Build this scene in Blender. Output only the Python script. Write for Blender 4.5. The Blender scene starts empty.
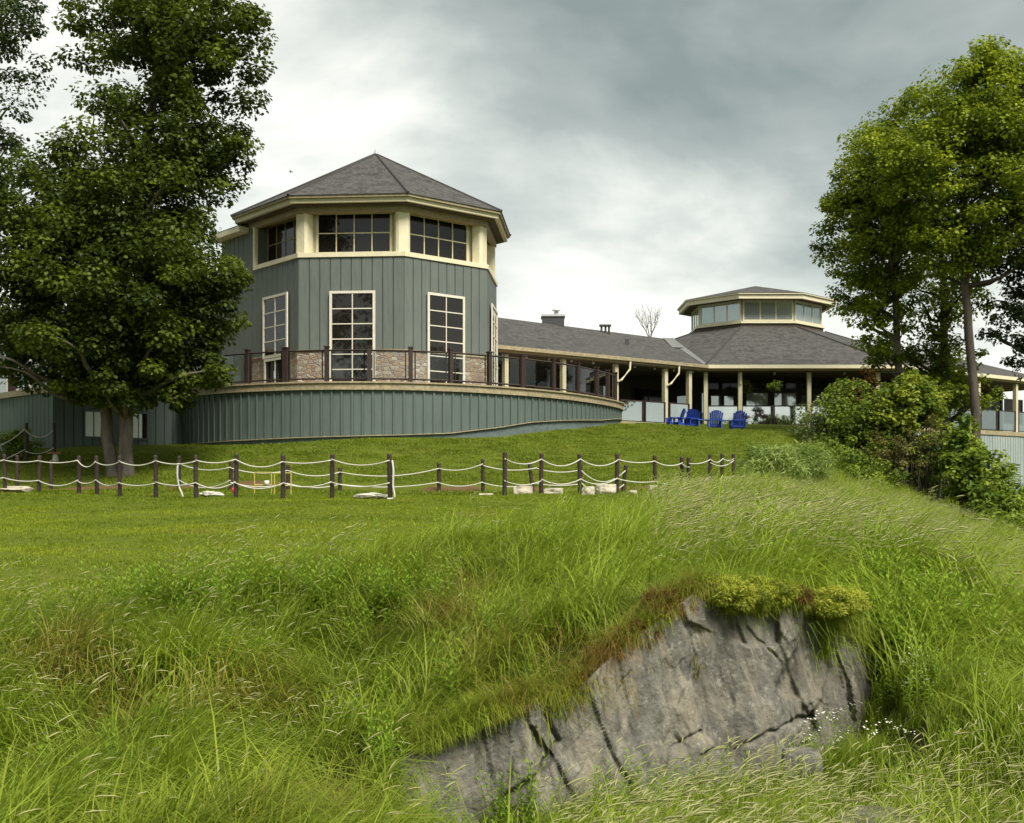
import bpy, math, random
import numpy as np
from mathutils import Vector, noise as mnoise

random.seed(7)
rng = np.random.default_rng(11)
F, CX, HY = 1200.0, 512.0, 493.0
sc = bpy.context.scene
COL = sc.collection
pi = math.pi


def P(px, py, Y):
    return Vector(((px - CX) / F * Y, Y, (HY - py) / F * Y))


def sstep(a, b, x):
    t = np.clip((np.asarray(x, float) - a) / (b - a), 0, 1)
    return t * t * (3 - 2 * t)


# ------------------------------------------------------------------ objects
ORG = {}


def tag(o, label=None, cat=None, group=None, kind=None):
    if label: o['label'] = label
    if cat: o['category'] = cat
    if group: o['group'] = group
    if kind: o['kind'] = kind
    return o


def thing(name, label, cat, loc=(0, 0, 0), group=None):
    o = bpy.data.objects.new(name, None)
    o.empty_display_size = .3
    o.location = loc
    COL.objects.link(o)
    ORG[o] = Vector(loc)
    return tag(o, label, cat, group)


def link(name, me, mats, parent=None):
    o = bpy.data.objects.new(name, me)
    for m in (mats if isinstance(mats, (list, tuple)) else [mats]):
        me.materials.append(m)
    COL.objects.link(o)
    if parent is not None:
        o.parent = parent
        ORG[o] = ORG[parent]
    else:
        ORG[o] = Vector((0, 0, 0))
    return o


class MB:
    def __init__(s):
        s.v, s.f, s.mi, s.uv = [], [], [], {}

    def face(s, pts, mi=0, uv=None):
        b = len(s.v)
        s.v += [tuple(p) for p in pts]
        if uv: s.uv[len(s.f)] = uv
        s.f.append(list(range(b, b + len(pts))))
        s.mi.append(mi)

    def hexa(s, p, mi=0):
        b = len(s.v)
        s.v += [tuple(q) for q in p]
        for q in ((3, 2, 1, 0), (4, 5, 6, 7), (0, 1, 5, 4), (1, 2, 6, 5), (2, 3, 7, 6), (3, 0, 4, 7)):
            s.f.append([b + i for i in q])
            s.mi.append(mi)

    def box(s, x0, x1, y0, y1, z0, z1, mi=0):
        s.hexa([(x0, y0, z0), (x1, y0, z0), (x1, y1, z0), (x0, y1, z0), (x0, y0, z1), (x1, y0, z1), (x1, y1, z1), (x0, y1, z1)], mi)

    def fbox(s, fr, a0, a1, b0, b1, c0, c1, mi=0):
        s.hexa([fr(a0, b0, c1), fr(a1, b0, c1), fr(a1, b0, c0), fr(a0, b0, c0), fr(a0, b1, c1), fr(a1, b1, c1), fr(a1, b1, c0), fr(a0, b1, c0)], mi)

    def tube(s, pts, rad, n=6, mi=0, cap=True):
        pts = [Vector(p) for p in pts]
        if not isinstance(rad, (list, tuple)): rad = [rad] * len(pts)
        b = len(s.v)
        ref = Vector((.31, .2, .93))
        for i, p in enumerate(pts):
            d = (pts[min(i + 1, len(pts) - 1)] - pts[max(i - 1, 0)]).normalized()
            r = ref if abs(d.dot(ref)) < .9 else Vector((1, 0, 0))
            a = d.cross(r).normalized()
            c = d.cross(a)
            for k in range(n):
                t = 2 * pi * k / n
                s.v.append(tuple(p + (a * math.cos(t) + c * math.sin(t)) * rad[i]))
        for i in range(len(pts) - 1):
            for k in range(n):
                s.f.append([b + i * n + k, b + i * n + (k + 1) % n, b + (i + 1) * n + (k + 1) % n, b + (i + 1) * n + k])
                s.mi.append(mi)
        if cap:
            s.f.append([b + k for k in range(n)][::-1]); s.mi.append(mi)
            s.f.append([b + (len(pts) - 1) * n + k for k in range(n)]); s.mi.append(mi)

    def cyl(s, x, y, z0, z1, r, n=16, mi=0, r1=None):
        s.tube([(x, y, z0), (x, y, z1)], [r, r if r1 is None else r1], n, mi)

    def ring(s, inner, outer, z0, z1, mi=0, closed=True):
        # inner / outer: lists of xy
        n = len(inner)
        for k in range(n if closed else n - 1):
            j = (k + 1) % n
            a, b, c, d = outer[k], outer[j], inner[j], inner[k]
            s.hexa([(a[0], a[1], z0), (b[0], b[1], z0), (c[0], c[1], z0), (d[0], d[1], z0), (a[0], a[1], z1), (b[0], b[1], z1), (c[0], c[1], z1), (d[0], d[1], z1)], mi)

    def prism(s, poly, z0, z1, mi=0):
        n = len(poly)
        g = lambda p, z: (p[0], p[1], z)
        s.face([g(p, z1) for p in poly], mi)
        s.face([g(p, z0) for p in poly][::-1], mi)
        for k in range(n):
            a, b = poly[k], poly[(k + 1) % n]
            s.face([g(a, z0), g(b, z0), g(b, z1), g(a, z1)], mi)

    def mesh(s, name, off=Vector((0, 0, 0)), smooth=False):
        me = bpy.data.meshes.new(name)
        v = [(x - off[0], y - off[1], z - off[2]) for x, y, z in s.v]
        me.from_pydata(v, [], s.f)
        me.polygons.foreach_set('material_index', s.mi)
        if smooth: me.polygons.foreach_set('use_smooth', [True] * len(s.f))
        if s.uv:
            l = me.uv_layers.new(name='UVMap')
            for i, uv in s.uv.items():
                for k, li in enumerate(me.polygons[i].loop_indices):
                    l.data[li].uv = uv[k]
        me.update()
        return me

    def build(s, name, mats, parent=None, smooth=False):
        off = ORG[parent] if parent is not None else Vector((0, 0, 0))
        return link(name, s.mesh(name, off, smooth), mats, parent)


def frame(o, d, flip=False):
    o = Vector(o); u = Vector((d[0], d[1], 0)).normalized()
    n = Vector((u.y, -u.x, 0)) * (-1 if flip else 1)
    z = Vector((0, 0, 1))
    f = lambda a, b, c: o + u * a + z * b + n * c
    f.u, f.n, f.o = u, n, o
    return f


def npmesh(name, verts, faces, point_attrs=None, mat_index=None, smooth=False):
    me = bpy.data.meshes.new(name)
    nv = len(verts); m, k = faces.shape
    me.vertices.add(nv)
    me.vertices.foreach_set('co', np.ascontiguousarray(verts, np.float32).ravel())
    me.loops.add(m * k)
    me.loops.foreach_set('vertex_index', np.ascontiguousarray(faces, np.int32).ravel())
    me.polygons.add(m)
    me.polygons.foreach_set('loop_start', np.arange(0, m * k, k, dtype=np.int32))
    if smooth: me.polygons.foreach_set('use_smooth', np.ones(m, bool))
    if mat_index is not None: me.polygons.foreach_set('material_index', np.asarray(mat_index, np.int32))
    for a, d in (point_attrs or {}).items():
        at = me.attributes.new(a, 'FLOAT', 'POINT')
        at.data.foreach_set('value', np.asarray(d, np.float32))
    me.update(calc_edges=True)
    return me


# ------------------------------------------------------------------ materials
class NT:
    def __init__(s, name):
        s.m = bpy.data.materials.new(name); s.m.use_nodes = True
        s.t = s.m.node_tree; s.t.nodes.clear()
        s.out = s.n('ShaderNodeOutputMaterial')

    def n(s, typ, **kw):
        nd = s.t.nodes.new(typ)
        for k, v in kw.items():
            if k[0] == 'i' and k[1:].isdigit(): nd.inputs[int(k[1:])].default_value = v
            elif hasattr(nd, k): setattr(nd, k, v)
            else: nd.inputs[k.replace('_', ' ')].default_value = v
        return nd

    def l(s, a, b): s.t.links.new(a, b)

    def coord(s, kind='Object', scale=(1, 1, 1)):
        t = s.n('ShaderNodeTexCoord'); mp = s.n('ShaderNodeMapping')
        mp.inputs['Scale'].default_value = scale
        s.l(t.outputs[kind], mp.inputs[0])
        return mp.outputs[0]

    def noise(s, vec, scale, detail=5, rough=.6):
        n = s.n('ShaderNodeTexNoise', Scale=scale, Detail=detail, Roughness=rough)
        s.l(vec, n.inputs['Vector'])
        return n.outputs['Fac']

    def ramp(s, fac, stops, interp='LINEAR'):
        r = s.n('ShaderNodeValToRGB'); r.color_ramp.interpolation = interp
        e = r.color_ramp.elements
        while len(e) < len(stops): e.new(.5)
        for i, (p, c) in enumerate(stops):
            e[i].position = p
            e[i].color = (c[0], c[1], c[2], 1) if isinstance(c, (tuple, list)) else (c, c, c, 1)
        s.l(fac, r.inputs[0])
        return r.outputs[0]

    def mix(s, fac, a, b, mode='MIX'):
        m = s.n('ShaderNodeMix', data_type='RGBA', blend_type=mode)
        for sock, v in ((m.inputs[0], fac), (m.inputs[6], a), (m.inputs[7], b)):
            if hasattr(v, 'is_linked'): s.l(v, sock)
            elif isinstance(v, (tuple, list)): sock.default_value = (v[0], v[1], v[2], 1)
            else: sock.default_value = v
        return m.outputs[2]

    def bsdf(s, color, rough=.7, spec=.4, bump=None, bstr=.3, bdist=.02, metal=0):
        b = s.n('ShaderNodeBsdfPrincipled')
        for nm, v in (('Base Color', color), ('Roughness', rough), ('Specular IOR Level', spec), ('Metallic', metal)):
            if hasattr(v, 'is_linked'): s.l(v, b.inputs[nm])
            elif isinstance(v, (tuple, list)): b.inputs[nm].default_value = (v[0], v[1], v[2], 1)
            else: b.inputs[nm].default_value = v
        if bump is not None:
            bp = s.n('ShaderNodeBump', Strength=bstr, Distance=bdist)
            s.l(bump, bp.inputs['Height']); s.l(bp.outputs[0], b.inputs['Normal'])
        return b.outputs[0]

    def done(s, sh):
        s.l(sh, s.out.inputs['Surface']); return s.m


def sc_(c, k): return tuple(x * k for x in c)


def simple(name, c, rough=.7, var=.25, scale=6, spec=.35, bstr=.15, stretch=(1, 1, 1), metal=0):
    t = NT(name); v = t.coord(scale=stretch)
    n1 = t.noise(v, scale, 6, .65); n2 = t.noise(v, scale * .13, 3)
    a = t.mix(t.ramp(n1, [(.3, 0.), (.7, 1.)]), sc_(c, 1 - var), sc_(c, 1 + var * .8))
    a = t.mix(t.ramp(n2, [(.35, 0.), (.65, 1.)]), a, t.mix(.5, a, sc_(c, 1 - var * .8)))
    return t.done(t.bsdf(a, rough, spec, n1, bstr, .01, metal))


def weathered(name, c, dirt, rough=.65):
    """painted vertical boards: streaks down the board, faded patches"""
    t = NT(name); v = t.coord(scale=(4, 4, .35)); w = t.coord()
    st = t.noise(v, 3.2, 5, .7); pa = t.noise(w, .55, 4, .6); fi = t.noise(w, 30, 4, .7)
    a = t.mix(t.ramp(st, [(.3, 0.), (.72, 1.)]), sc_(c, .80), sc_(c, 1.15))
    a = t.mix(t.ramp(pa, [(.4, 0.), (.7, .45)]), a, sc_(c, 1.25))
    a = t.mix(t.ramp(st, [(.62, 0.), (.8, .5)]), a, dirt)
    return t.done(t.bsdf(a, rough, .3, fi, .12, .006))


M = {}
M['siding'] = weathered('painted_siding', (.108, .125, .111), (.07, .078, .066))
M['siding_dark'] = weathered('deck_siding', (.084, .110, .097), (.045, .055, .047))
M['siding_pale'] = weathered('pale_siding', (.27, .31, .295), (.15, .17, .155))
M['found'] = simple('painted_foundation', (.10, .13, .125), .8, .35, 5)
M['seam'] = simple('shadow_board', (.035, .045, .042), .8, .2, 5)
M['cream'] = simple('cream_trim', (.62, .57, .39), .55, .13, 9)
M['tan'] = simple('tan_trim', (.31, .26, .16), .65, .42, 9)
M['white'] = simple('white_frame', (.60, .57, .47), .5, .16, 12)
M['beam'] = simple('brown_beam', (.30, .235, .13), .6, .2, 8)
M['soffit'] = simple('dark_soffit', (.075, .055, .04), .8, .2, 5)
M['brown'] = simple('brown_post', (.034, .020, .018), .6, .3, 14)
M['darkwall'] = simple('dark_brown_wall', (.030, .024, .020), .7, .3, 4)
M['post'] = simple('cream_post', (.52, .47, .31), .6, .18, 6, stretch=(1, 1, .3))
M['rope'] = simple('white_rope', (.50, .48, .41), .85, .12, 40)
M['metal'] = simple('grey_metal', (.42, .43, .43), .45, .15, 10, .5)
M['vent'] = simple('dark_vent', (.05, .05, .05), .6, .2, 10)
M['blue'] = simple('blue_paint', (.009, .036, .27), .42, .15, 12, .45)
M['lightblue'] = simple('light_blue_paint', (.04, .12, .36), .45, .15, 12, .45)
M['yellow'] = simple('yellow_paint', (.42, .35, .10), .5, .15, 12)
M['red'] = simple('red_marker', (.5, .03, .03), .5, .15, 12)
M['blind'] = simple('white_blind', (.80, .83, .78), .6, .05, 8)
M['bark'] = simple('tree_bark', (.085, .072, .058), .95, .5, 9, .1, .9, stretch=(1, 1, .18))
M['bark_grey'] = simple('grey_bark', (.135, .118, .095), .95, .45, 9, .1, .9, stretch=(1, 1, .18))
M['twig'] = simple('bare_twig', (.17, .15, .12), .9, .3, 9)
M['boulder'] = simple('pale_boulder', (.42, .38, .29), .9, .3, 5, .2, .6)
M['flash'] = simple('roof_flashing', (.15, .15, .145), .5, .15, 5)
M['paving'] = simple('patio_paving', (.16, .15, .14), .85, .3, 4)

t = NT('stone_base'); v = t.coord(scale=(1, 1, 1.7))
vo = t.n('ShaderNodeTexVoronoi', Scale=5.2, Randomness=1.0); t.l(v, vo.inputs['Vector'])
ve = t.n('ShaderNodeTexVoronoi', Scale=5.2, Randomness=1.0, feature='DISTANCE_TO_EDGE'); t.l(v, ve.inputs['Vector'])
sep = t.n('ShaderNodeSeparateColor'); t.l(vo.outputs['Color'], sep.inputs[0])
cc = t.ramp(sep.outputs[0], [(0, (.25, .20, .16)), (.25, (.33, .28, .21)), (.45, (.22, .14, .10)), (.62, (.38, .35, .29)), (.8, (.30, .20, .11)), (1, (.19, .17, .155))], 'CONSTANT')
nn = t.noise(v, 11, 6)
cc = t.mix(t.ramp(nn, [(.3, 0.), (.75, .6)]), cc, (.22, .17, .14))
cc = t.mix(t.ramp(ve.outputs['Distance'], [(.02, 1.), (.06, 0.)]), cc, (.22, .19, .16))
M['stone'] = t.done(t.bsdf(cc, .9, .2, t.ramp(ve.outputs['Distance'], [(0, 0.), (.12, 1.)]), .6, .04))

t = NT('asphalt_shingles'); v = t.coord('UV')
br = t.n('ShaderNodeTexBrick', Scale=1.0, offset=.5)
br.inputs['Color1'].default_value = (.072, .071, .065, 1); br.inputs['Color2'].default_value = (.032, .030, .028, 1)
br.inputs['Mortar'].default_value = (.028, .025, .024, 1); br.inputs['Mortar Size'].default_value = .012
br.inputs['Brick Width'].default_value = .32; br.inputs['Row Height'].default_value = .16
t.l(v, br.inputs['Vector'])
n1 = t.noise(v, 5.5, 5, .85); n2 = t.noise(v, .5, 4); n3 = t.noise(v, 2.2, 5, .75)
c = t.mix(t.ramp(n1, [(.46, 0.), (.58, .85)]), br.outputs['Color'], (.092, .090, .081))
c = t.mix(t.ramp(n3, [(.47, 0.), (.6, .7)]), c, (.026, .024, .023))
c = t.mix(t.ramp(n2, [(.4, 0.), (.75, .45)]), c, (.072, .071, .065))
M['shingle'] = t.done(t.bsdf(c, .9, .25, br.outputs['Fac'], -.5, .02))


def glassmat(name, base, metal=0, rough=.02, spec=.5):
    t = NT(name); v = t.coord(scale=(1, 1, 1))
    n = t.noise(v, .9, 2)
    return t.done(t.bsdf(base, rough, spec, n, .04, .02, metal))


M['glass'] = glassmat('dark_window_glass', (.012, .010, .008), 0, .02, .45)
M['glass_sky'] = glassmat('coated_glass_painted_sky', (.50, .55, .54), .6, .04)  # grey base paints in pale sky reflection beyond what the pane mirrors
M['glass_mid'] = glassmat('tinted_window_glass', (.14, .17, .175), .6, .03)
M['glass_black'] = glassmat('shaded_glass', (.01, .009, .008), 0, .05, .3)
t = NT('clear_panel_glass')
fz = t.n('ShaderNodeFresnel', IOR=1.55)
gl = t.n('ShaderNodeBsdfGlossy'); gl.inputs['Roughness'].default_value = .02; gl.inputs['Color'].default_value = (.9, .95, .95, 1)
tr = t.n('ShaderNodeBsdfTransparent'); tr.inputs['Color'].default_value = (.88, .92, .91, 1)
mx = t.n('ShaderNodeMixShader'); t.l(fz.outputs[0], mx.inputs[0]); t.l(tr.outputs[0], mx.inputs[1]); t.l(gl.outputs[0], mx.inputs[2])
M['clear'] = t.done(mx.outputs[0])
t = NT('mirror_panel_glass')
gl = t.n('ShaderNodeBsdfGlossy'); gl.inputs['Roughness'].default_value = .03; gl.inputs['Color'].default_value = (.86, .9, .88, 1)
tr = t.n('ShaderNodeBsdfTransparent'); tr.inputs['Color'].default_value = (.7, .75, .75, 1)
mx = t.n('ShaderNodeMixShader'); mx.inputs[0].default_value = .62; t.l(tr.outputs[0], mx.inputs[1]); t.l(gl.outputs[0], mx.inputs[2])
M['panel'] = t.done(mx.outputs[0])


def foliage(name, c0, c1, attr='tint', inst=False, trans=.35, rough=.5):
    """leaf / blade colour runs from c0 to c1 by a per-leaf value"""
    t = NT(name)
    at = t.n('ShaderNodeAttribute', attribute_name=attr)
    at.attribute_type = 'INSTANCER' if inst else 'GEOMETRY'
    c = t.mix(at.outputs['Fac'], c0, c1)
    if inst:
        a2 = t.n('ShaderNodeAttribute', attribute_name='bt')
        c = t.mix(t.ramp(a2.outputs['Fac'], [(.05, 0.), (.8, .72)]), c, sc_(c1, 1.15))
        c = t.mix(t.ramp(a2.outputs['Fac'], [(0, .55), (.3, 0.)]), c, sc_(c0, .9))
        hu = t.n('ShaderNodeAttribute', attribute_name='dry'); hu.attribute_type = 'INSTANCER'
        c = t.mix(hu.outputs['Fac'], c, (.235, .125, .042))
    b = t.bsdf(c, rough, .18)
    tl = t.n('ShaderNodeBsdfTranslucent'); t.l(t.mix(.35, c, (c1[0] * 1.2, c1[1] * 1.3, c1[2])), tl.inputs['Color'])
    m = t.n('ShaderNodeMixShader'); m.inputs[0].default_value = trans
    t.l(b, m.inputs[1]); t.l(tl.outputs[0], m.inputs[2])
    return t.done(m.outputs[0])


M['leaf_maple'] = foliage('maple_leaves', (.013, .026, .004), (.110, .145, .012))
M['leaf_right'] = foliage('right_tree_leaves', (.034, .064, .005), (.31, .37, .022))
M['leaf_dark'] = foliage('dark_tree_leaves', (.016, .030, .010), (.06, .085, .02))
M['leaf_bush'] = foliage('bush_leaves', (.045, .085, .010), (.24, .31, .035))
M['leaf_lime'] = foliage('lime_leaves', (.07, .12, .012), (.30, .34, .04))
M['leaf_red'] = foliage('red_leaves', (.06, .040, .010), (.22, .115, .030))
M['leaf_olive'] = foliage('olive_leaves', (.040, .045, .010), (.17, .155, .04))
M['leaf_pale'] = foliage('pale_leaves', (.10, .14, .045), (.32, .37, .14))
M['leaf_feather'] = foliage('feathery_leaves', (.10, .16, .03), (.36, .44, .12))
M['leaf_juniper'] = foliage('juniper_needles', (.12, .15, .012), (.42, .44, .05))
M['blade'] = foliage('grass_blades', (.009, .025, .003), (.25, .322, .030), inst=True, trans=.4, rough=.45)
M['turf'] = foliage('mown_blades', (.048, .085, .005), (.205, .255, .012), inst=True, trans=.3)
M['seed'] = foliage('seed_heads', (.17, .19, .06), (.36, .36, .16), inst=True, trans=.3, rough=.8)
M['forb'] = foliage('forb_leaves', (.035, .08, .008), (.20, .29, .025), inst=True)
M['petal'] = simple('white_petals', (.62, .62, .50), .7, .05, 20)

# ------------------------------------------------------------------ terrain
CTRL = [(0, 0, -1.75), (-5, 2, -1.85), (5, 2, -1.95), (-6, 5.5, -2.1), (0, 5.5, -2.15), (6, 5.5, -2.25), (-9, 9, -1.9), (-12, 14, -1.0)]
RAW = [(50, 835, 7.3), (50, 745, 9.2), (50, 655, 11.4), (50, 596, 13.4), (50, 572, 15), (50, 545, 18), (50, 518, 23.5), (5, 491, 31.5), (-150, 500, 30), (-120, 560, 16),
       (300, 835, 7.3), (300, 748, 9.3), (300, 668, 11), (300, 612, 12.8), (300, 566, 15), (300, 534, 18.5), (300, 511, 22.5),
       (236, 497, 27), (390, 498, 25.7), (504, 496, 26.5), (617, 493.5, 29), (688, 495, 30.5), (733, 488, 34), (120, 494.5, 29.5),
       (51, 488, 33.5), (179, 488, 32), (231, 491, 30), (340, 491, 31), (439, 492, 31), (483, 492, 31), (560, 491, 31.5), (623, 490, 32),
       (115, 474, 34.5), (300, 470, 33.3), (450, 468, 33.5), (600, 466, 35.5),
       (60, 448, 37.6), (0, 452, 41), (182, 444, 40.2), (300, 440, 37.4), (370, 438, 36.7), (450, 439, 37.2), (500, 437, 38.4), (530, 433, 39.3), (560, 430, 40.4), (600, 426, 42.9), (620, 423, 45.6),
       (660, 425, 46), (690, 427.5, 44.6), (745, 431, 44.4), (790, 432.5, 44.6), (685, 431, 47.2), (715, 432.5, 47.2), (745, 434.5, 46.9), (700, 425, 51), (860, 434, 51), (690, 455, 40), (780, 455, 40),
       (430, 752, 8.95), (550, 712, 9.3), (600, 672, 9.5), (640, 648, 9.75), (690, 608, 10.0), (760, 622, 10.3), (858, 650, 10.9),
       (550, 640, 11), (560, 610, 12.2), (570, 560, 15.5), (560, 525, 20), (690, 590, 12), (700, 555, 15.5), (690, 520, 22), (690, 505, 27),
       (850, 612, 12.3), (850, 572, 16), (850, 535, 22), (850, 512, 30), (850, 490, 38), (850, 462, 44), (800, 440, 45), (920, 500, 42), (920, 520, 34),
       (1000, 800, 8), (1000, 730, 10.5), (1000, 665, 14), (1000, 612, 19), (1000, 572, 26), (1010, 540, 35), (1010, 500, 46), (1000, 490, 54), (1150, 640, 20), (1150, 560, 36), (1150, 510, 54), (950, 470, 52), (920, 600, 14), (930, 640, 11.5), (930, 720, 9), (1150, 760, 10),
       (550, 840, 7.4), (800, 840, 7.6), (960, 835, 7.4)]
for px, py, Y in RAW:
    p = P(px, py, Y); CTRL.append(tuple(p))
CTRL += [(-30, 30, .3), (-32, 45, 1.5), (-20, 52, 2.2), (0, 60, 2.5), (20, 66, 1.2), (34, 60, .2), (40, 40, -1.2), (-30, 15, -.8), (25, 15, -2.0), (-20, 70, 2.5), (10, 75, 2), (36, 76, 0)]
CT = np.array(CTRL)


def _phi(r2): return .5 * r2 * np.log(r2 + 1e-9)


_n = len(CT)
_d2 = ((CT[:, None, :2] - CT[None, :, :2]) ** 2).sum(-1)
_A = np.zeros((_n + 3, _n + 3)); _A[:_n, :_n] = _phi(_d2) + np.eye(_n) * .06
_A[:_n, _n] = 1; _A[:_n, _n + 1:] = CT[:, :2]; _A[_n, :_n] = 1; _A[_n + 1:, :_n] = CT[:, :2].T
_w = np.linalg.solve(_A, np.r_[CT[:, 2], 0, 0, 0])


def U(x, y):
    x = np.asarray(x, float); y = np.asarray(y, float); sh = x.shape
    xf, yf = x.ravel(), y.ravel(); out = np.empty_like(xf)
    for i in range(0, len(xf), 20000):
        q = np.c_[xf[i:i + 20000], yf[i:i + 20000]]
        d2 = ((q[:, None] - CT[None, :, :2]) ** 2).sum(-1)
        out[i:i + 20000] = _phi(d2) @ _w[:_n] + _w[_n] + q @ _w[_n + 1:]
    return out.reshape(sh)


RX = np.array([-1.2, -.62, .28, 1.41, 2.4, 3.06, 3.7]); RY = np.array([8.5, 8.6, 8.95, 9.5, 10.0, 10.55, 11.2])


def rock_y(x): return np.interp(x, RX, RY)


def ground(x, y):
    x = np.asarray(x, float); y = np.asarray(y, float)
    z = U(x, y)
    far = sstep(60, 85, np.hypot(x, y - 5)); z = z * (1 - far) + far * .5
    m = sstep(-1.0, -.55, x) * (1 - sstep(2.9, 3.5, x)) * (1 - sstep(.12, .5, y - rock_y(x))) * sstep(5, 7.5, y)
    L = -2.42 + .16 * sstep(1.5, 3.2, x) + .05 * np.sin(x * 2.1)
    z = z * (1 - m) + np.minimum(z, L) * m
    z = z + tall_hump(x, y)
    z = z + .035 * np.sin(x * 1.7 + y * .6) * np.sin(y * 1.3 - x * .4) * (1 - sstep(20, 34, y))
    return z


def tall_hump(x, y):
    a = np.sin(x * 1.05 + 1.3 * np.sin(y * .55)) * np.sin(y * .85 + .9 * np.sin(x * .7 + 1)) + .6 * np.sin(x * 2.3 + y * 1.1 + 2) * np.sin(y * 1.9 - x * .8)
    return .12 * a * sstep(4.5, 6.5, y) * (1 - sstep(13, 16, y))


def gz(x, y): return float(ground(np.array([x]), np.array([y]))[0])


def tall_edge(px): return np.interp(px, [-200, 0, 90, 180, 300, 420, 520, 600, 660, 700, 740, 790, 830], [12.8, 13.0, 12.9, 13.6, 14.8, 16.6, 19, 21.5, 24.5, 27.5, 34, 40, 43])


# vertices graded: fine near, coarse far
gx = np.unique(np.r_[np.linspace(-4, 6, 84), np.linspace(-14, -4, 46), np.linspace(6, 16, 46), np.linspace(-45, -14, 60), np.linspace(16, 48, 60), -500, -260, -140, -80, -60, 60, 80, 140, 260, 500])
gy = np.unique(np.r_[np.linspace(3, 8, 20), np.linspace(8, 12, 58), np.linspace(12, 20, 48), np.linspace(20, 60, 130), -300, -100, -40, -15, -5, 0, 65, 72, 80, 95, 130, 250, 600])
GX, GY = np.meshgrid(gx, gy)
GZ = ground(GX, GY)
nx, ny = len(gx), len(gy)
ii = (np.arange(ny - 1)[:, None] * nx + np.arange(nx - 1)[None]).ravel()
faces = np.c_[ii, ii + 1, ii + nx + 1, ii + nx]
PXG = CX + F * GX / np.maximum(GY, 1)
tallm = sstep(-.8, .8, tall_edge(PXG) - GY) * (GY > 3)
t = NT('ground_turf'); v = t.coord()
at = t.n('ShaderNodeAttribute', attribute_name='tall')
n1 = t.noise(v, 26, 6, .75); n2 = t.noise(v, .45, 4, .6); n3 = t.noise(v, 3.5, 4)
lawn = t.mix(t.ramp(n1, [(.3, 0.), (.7, 1.)]), (.042, .066, .006), (.115, .142, .013))
lawn = t.mix(t.ramp(n2, [(.4, 0.), (.7, .5)]), lawn, (.11, .125, .018))
lawn = t.mix(t.ramp(n3, [(.55, 0.), (.75, .4)]), lawn, (.05, .075, .01))
soil = t.mix(t.ramp(n1, [(.35, 0.), (.65, 1.)]), (.022, .025, .009), (.055, .058, .02))
di = t.n('ShaderNodeAttribute', attribute_name='dirt')
c = t.mix(at.outputs['Fac'], lawn, soil)
c = t.mix(t.ramp(t.mix(.5, di.outputs['Color'], n3), [(.5, 0.), (.66, 1.)]), c, (.12, .072, .035))
M['ground'] = t.done(t.bsdf(c, .95, .1, n1, .5, .05))
# bare eroded strip behind the rope fence
PXf = PXG
strip = (.55 + .9 * np.sin(GX * 1.9 + 2 * np.sin(GX * .73)) * .6 + .25 * np.sin(GX * 5.1)) * np.exp(-((GY - np.interp(PXf, [0, 250, 420, 560, 700], [33.2, 31.8, 31.3, 31.6, 33])) / .75) ** 2) * sstep(-40, 10, PXf) * (1 - sstep(680, 720, PXf))
hole = np.exp(-(((GX - 7.4) / .9) ** 2 + ((GY - 21.5) / 1.0) ** 2)) * .9 + np.exp(-(((GX - 4.7) / .5) ** 2 + ((GY - 10.9) / .35) ** 2))
gme = npmesh('ground', np.c_[GX.ravel(), GY.ravel(), GZ.ravel()], faces, {'tall': tallm.ravel(), 'dirt': np.clip(strip + hole, 0, 1).ravel()}, smooth=True)
tag(link('ground', gme, M['ground']), 'grassy hillside rising to the building', 'ground', kind='structure')

# ------------------------------------------------------------------ octagonal tower
TC = Vector((-4.99, 44.0, 0)); TR = 4.6
TZ0, TZS, TZ1 = 3.45, 4.74, 7.9


def octv(c, r, a0): return [(c[0] + r * math.sin(math.radians(a0 + 45 * k)), c[1] - r * math.cos(math.radians(a0 + 45 * k))) for k in range(8)]


TV = octv(TC, TR, 18)         # 0=B 1=C 2=D ... 6=Z 7=A
tower = thing('octagonal_tower', 'grey green octagonal tower with pointed shingle roof and stone base', 'building', (TC.x, TC.y, 1.7))


def face_frame(V, k, z=0.0):
    a, b = V[k], V[(k + 1) % len(V)]
    return frame((a[0], a[1], z), (b[0] - a[0], b[1] - a[1])), math.hypot(b[0] - a[0], b[1] - a[1])


def boards(mb, fr, a0, a1, b0, b1, pitch=.30, gap=.028, th=.028, mi=0, ms=1, back=True):
    """board siding: proud boards over a dark backing; b0, b1 numbers or functions of a"""
    f0 = b0 if callable(b0) else (lambda a: b0)
    f1 = b1 if callable(b1) else (lambda a: b1)
    n = max(1, round((a1 - a0) / pitch)); w = (a1 - a0) / n
    for i in range(n):
        x0, x1 = a0 + i * w + (gap / 2 if i else 0), a0 + (i + 1) * w - (gap / 2 if i < n - 1 else 0)
        d = th * (1 + .12 * math.sin(i * 7.3))
        q = lambda c: [fr(x0, f0(x0), c), fr(x1, f0(x1), c), fr(x1, f1(x1), c), fr(x0, f1(x0), c)]
        A, B = q(0), q(d)
        mb.hexa([B[0], B[1], A[1], A[0], B[3], B[2], A[2], A[3]], mi)
        if back:
            X0, X1 = a0 + i * w, a0 + (i + 1) * w
            p = lambda c: [fr(X0, f0(X0), c), fr(X1, f0(X1), c), fr(X1, f1(X1), c), fr(X0, f1(X0), c)]
            A, B = p(-.12), p(-.004)
            mb.hexa([B[0], B[1], A[1], A[0], B[3], B[2], A[2], A[3]], ms)


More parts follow.
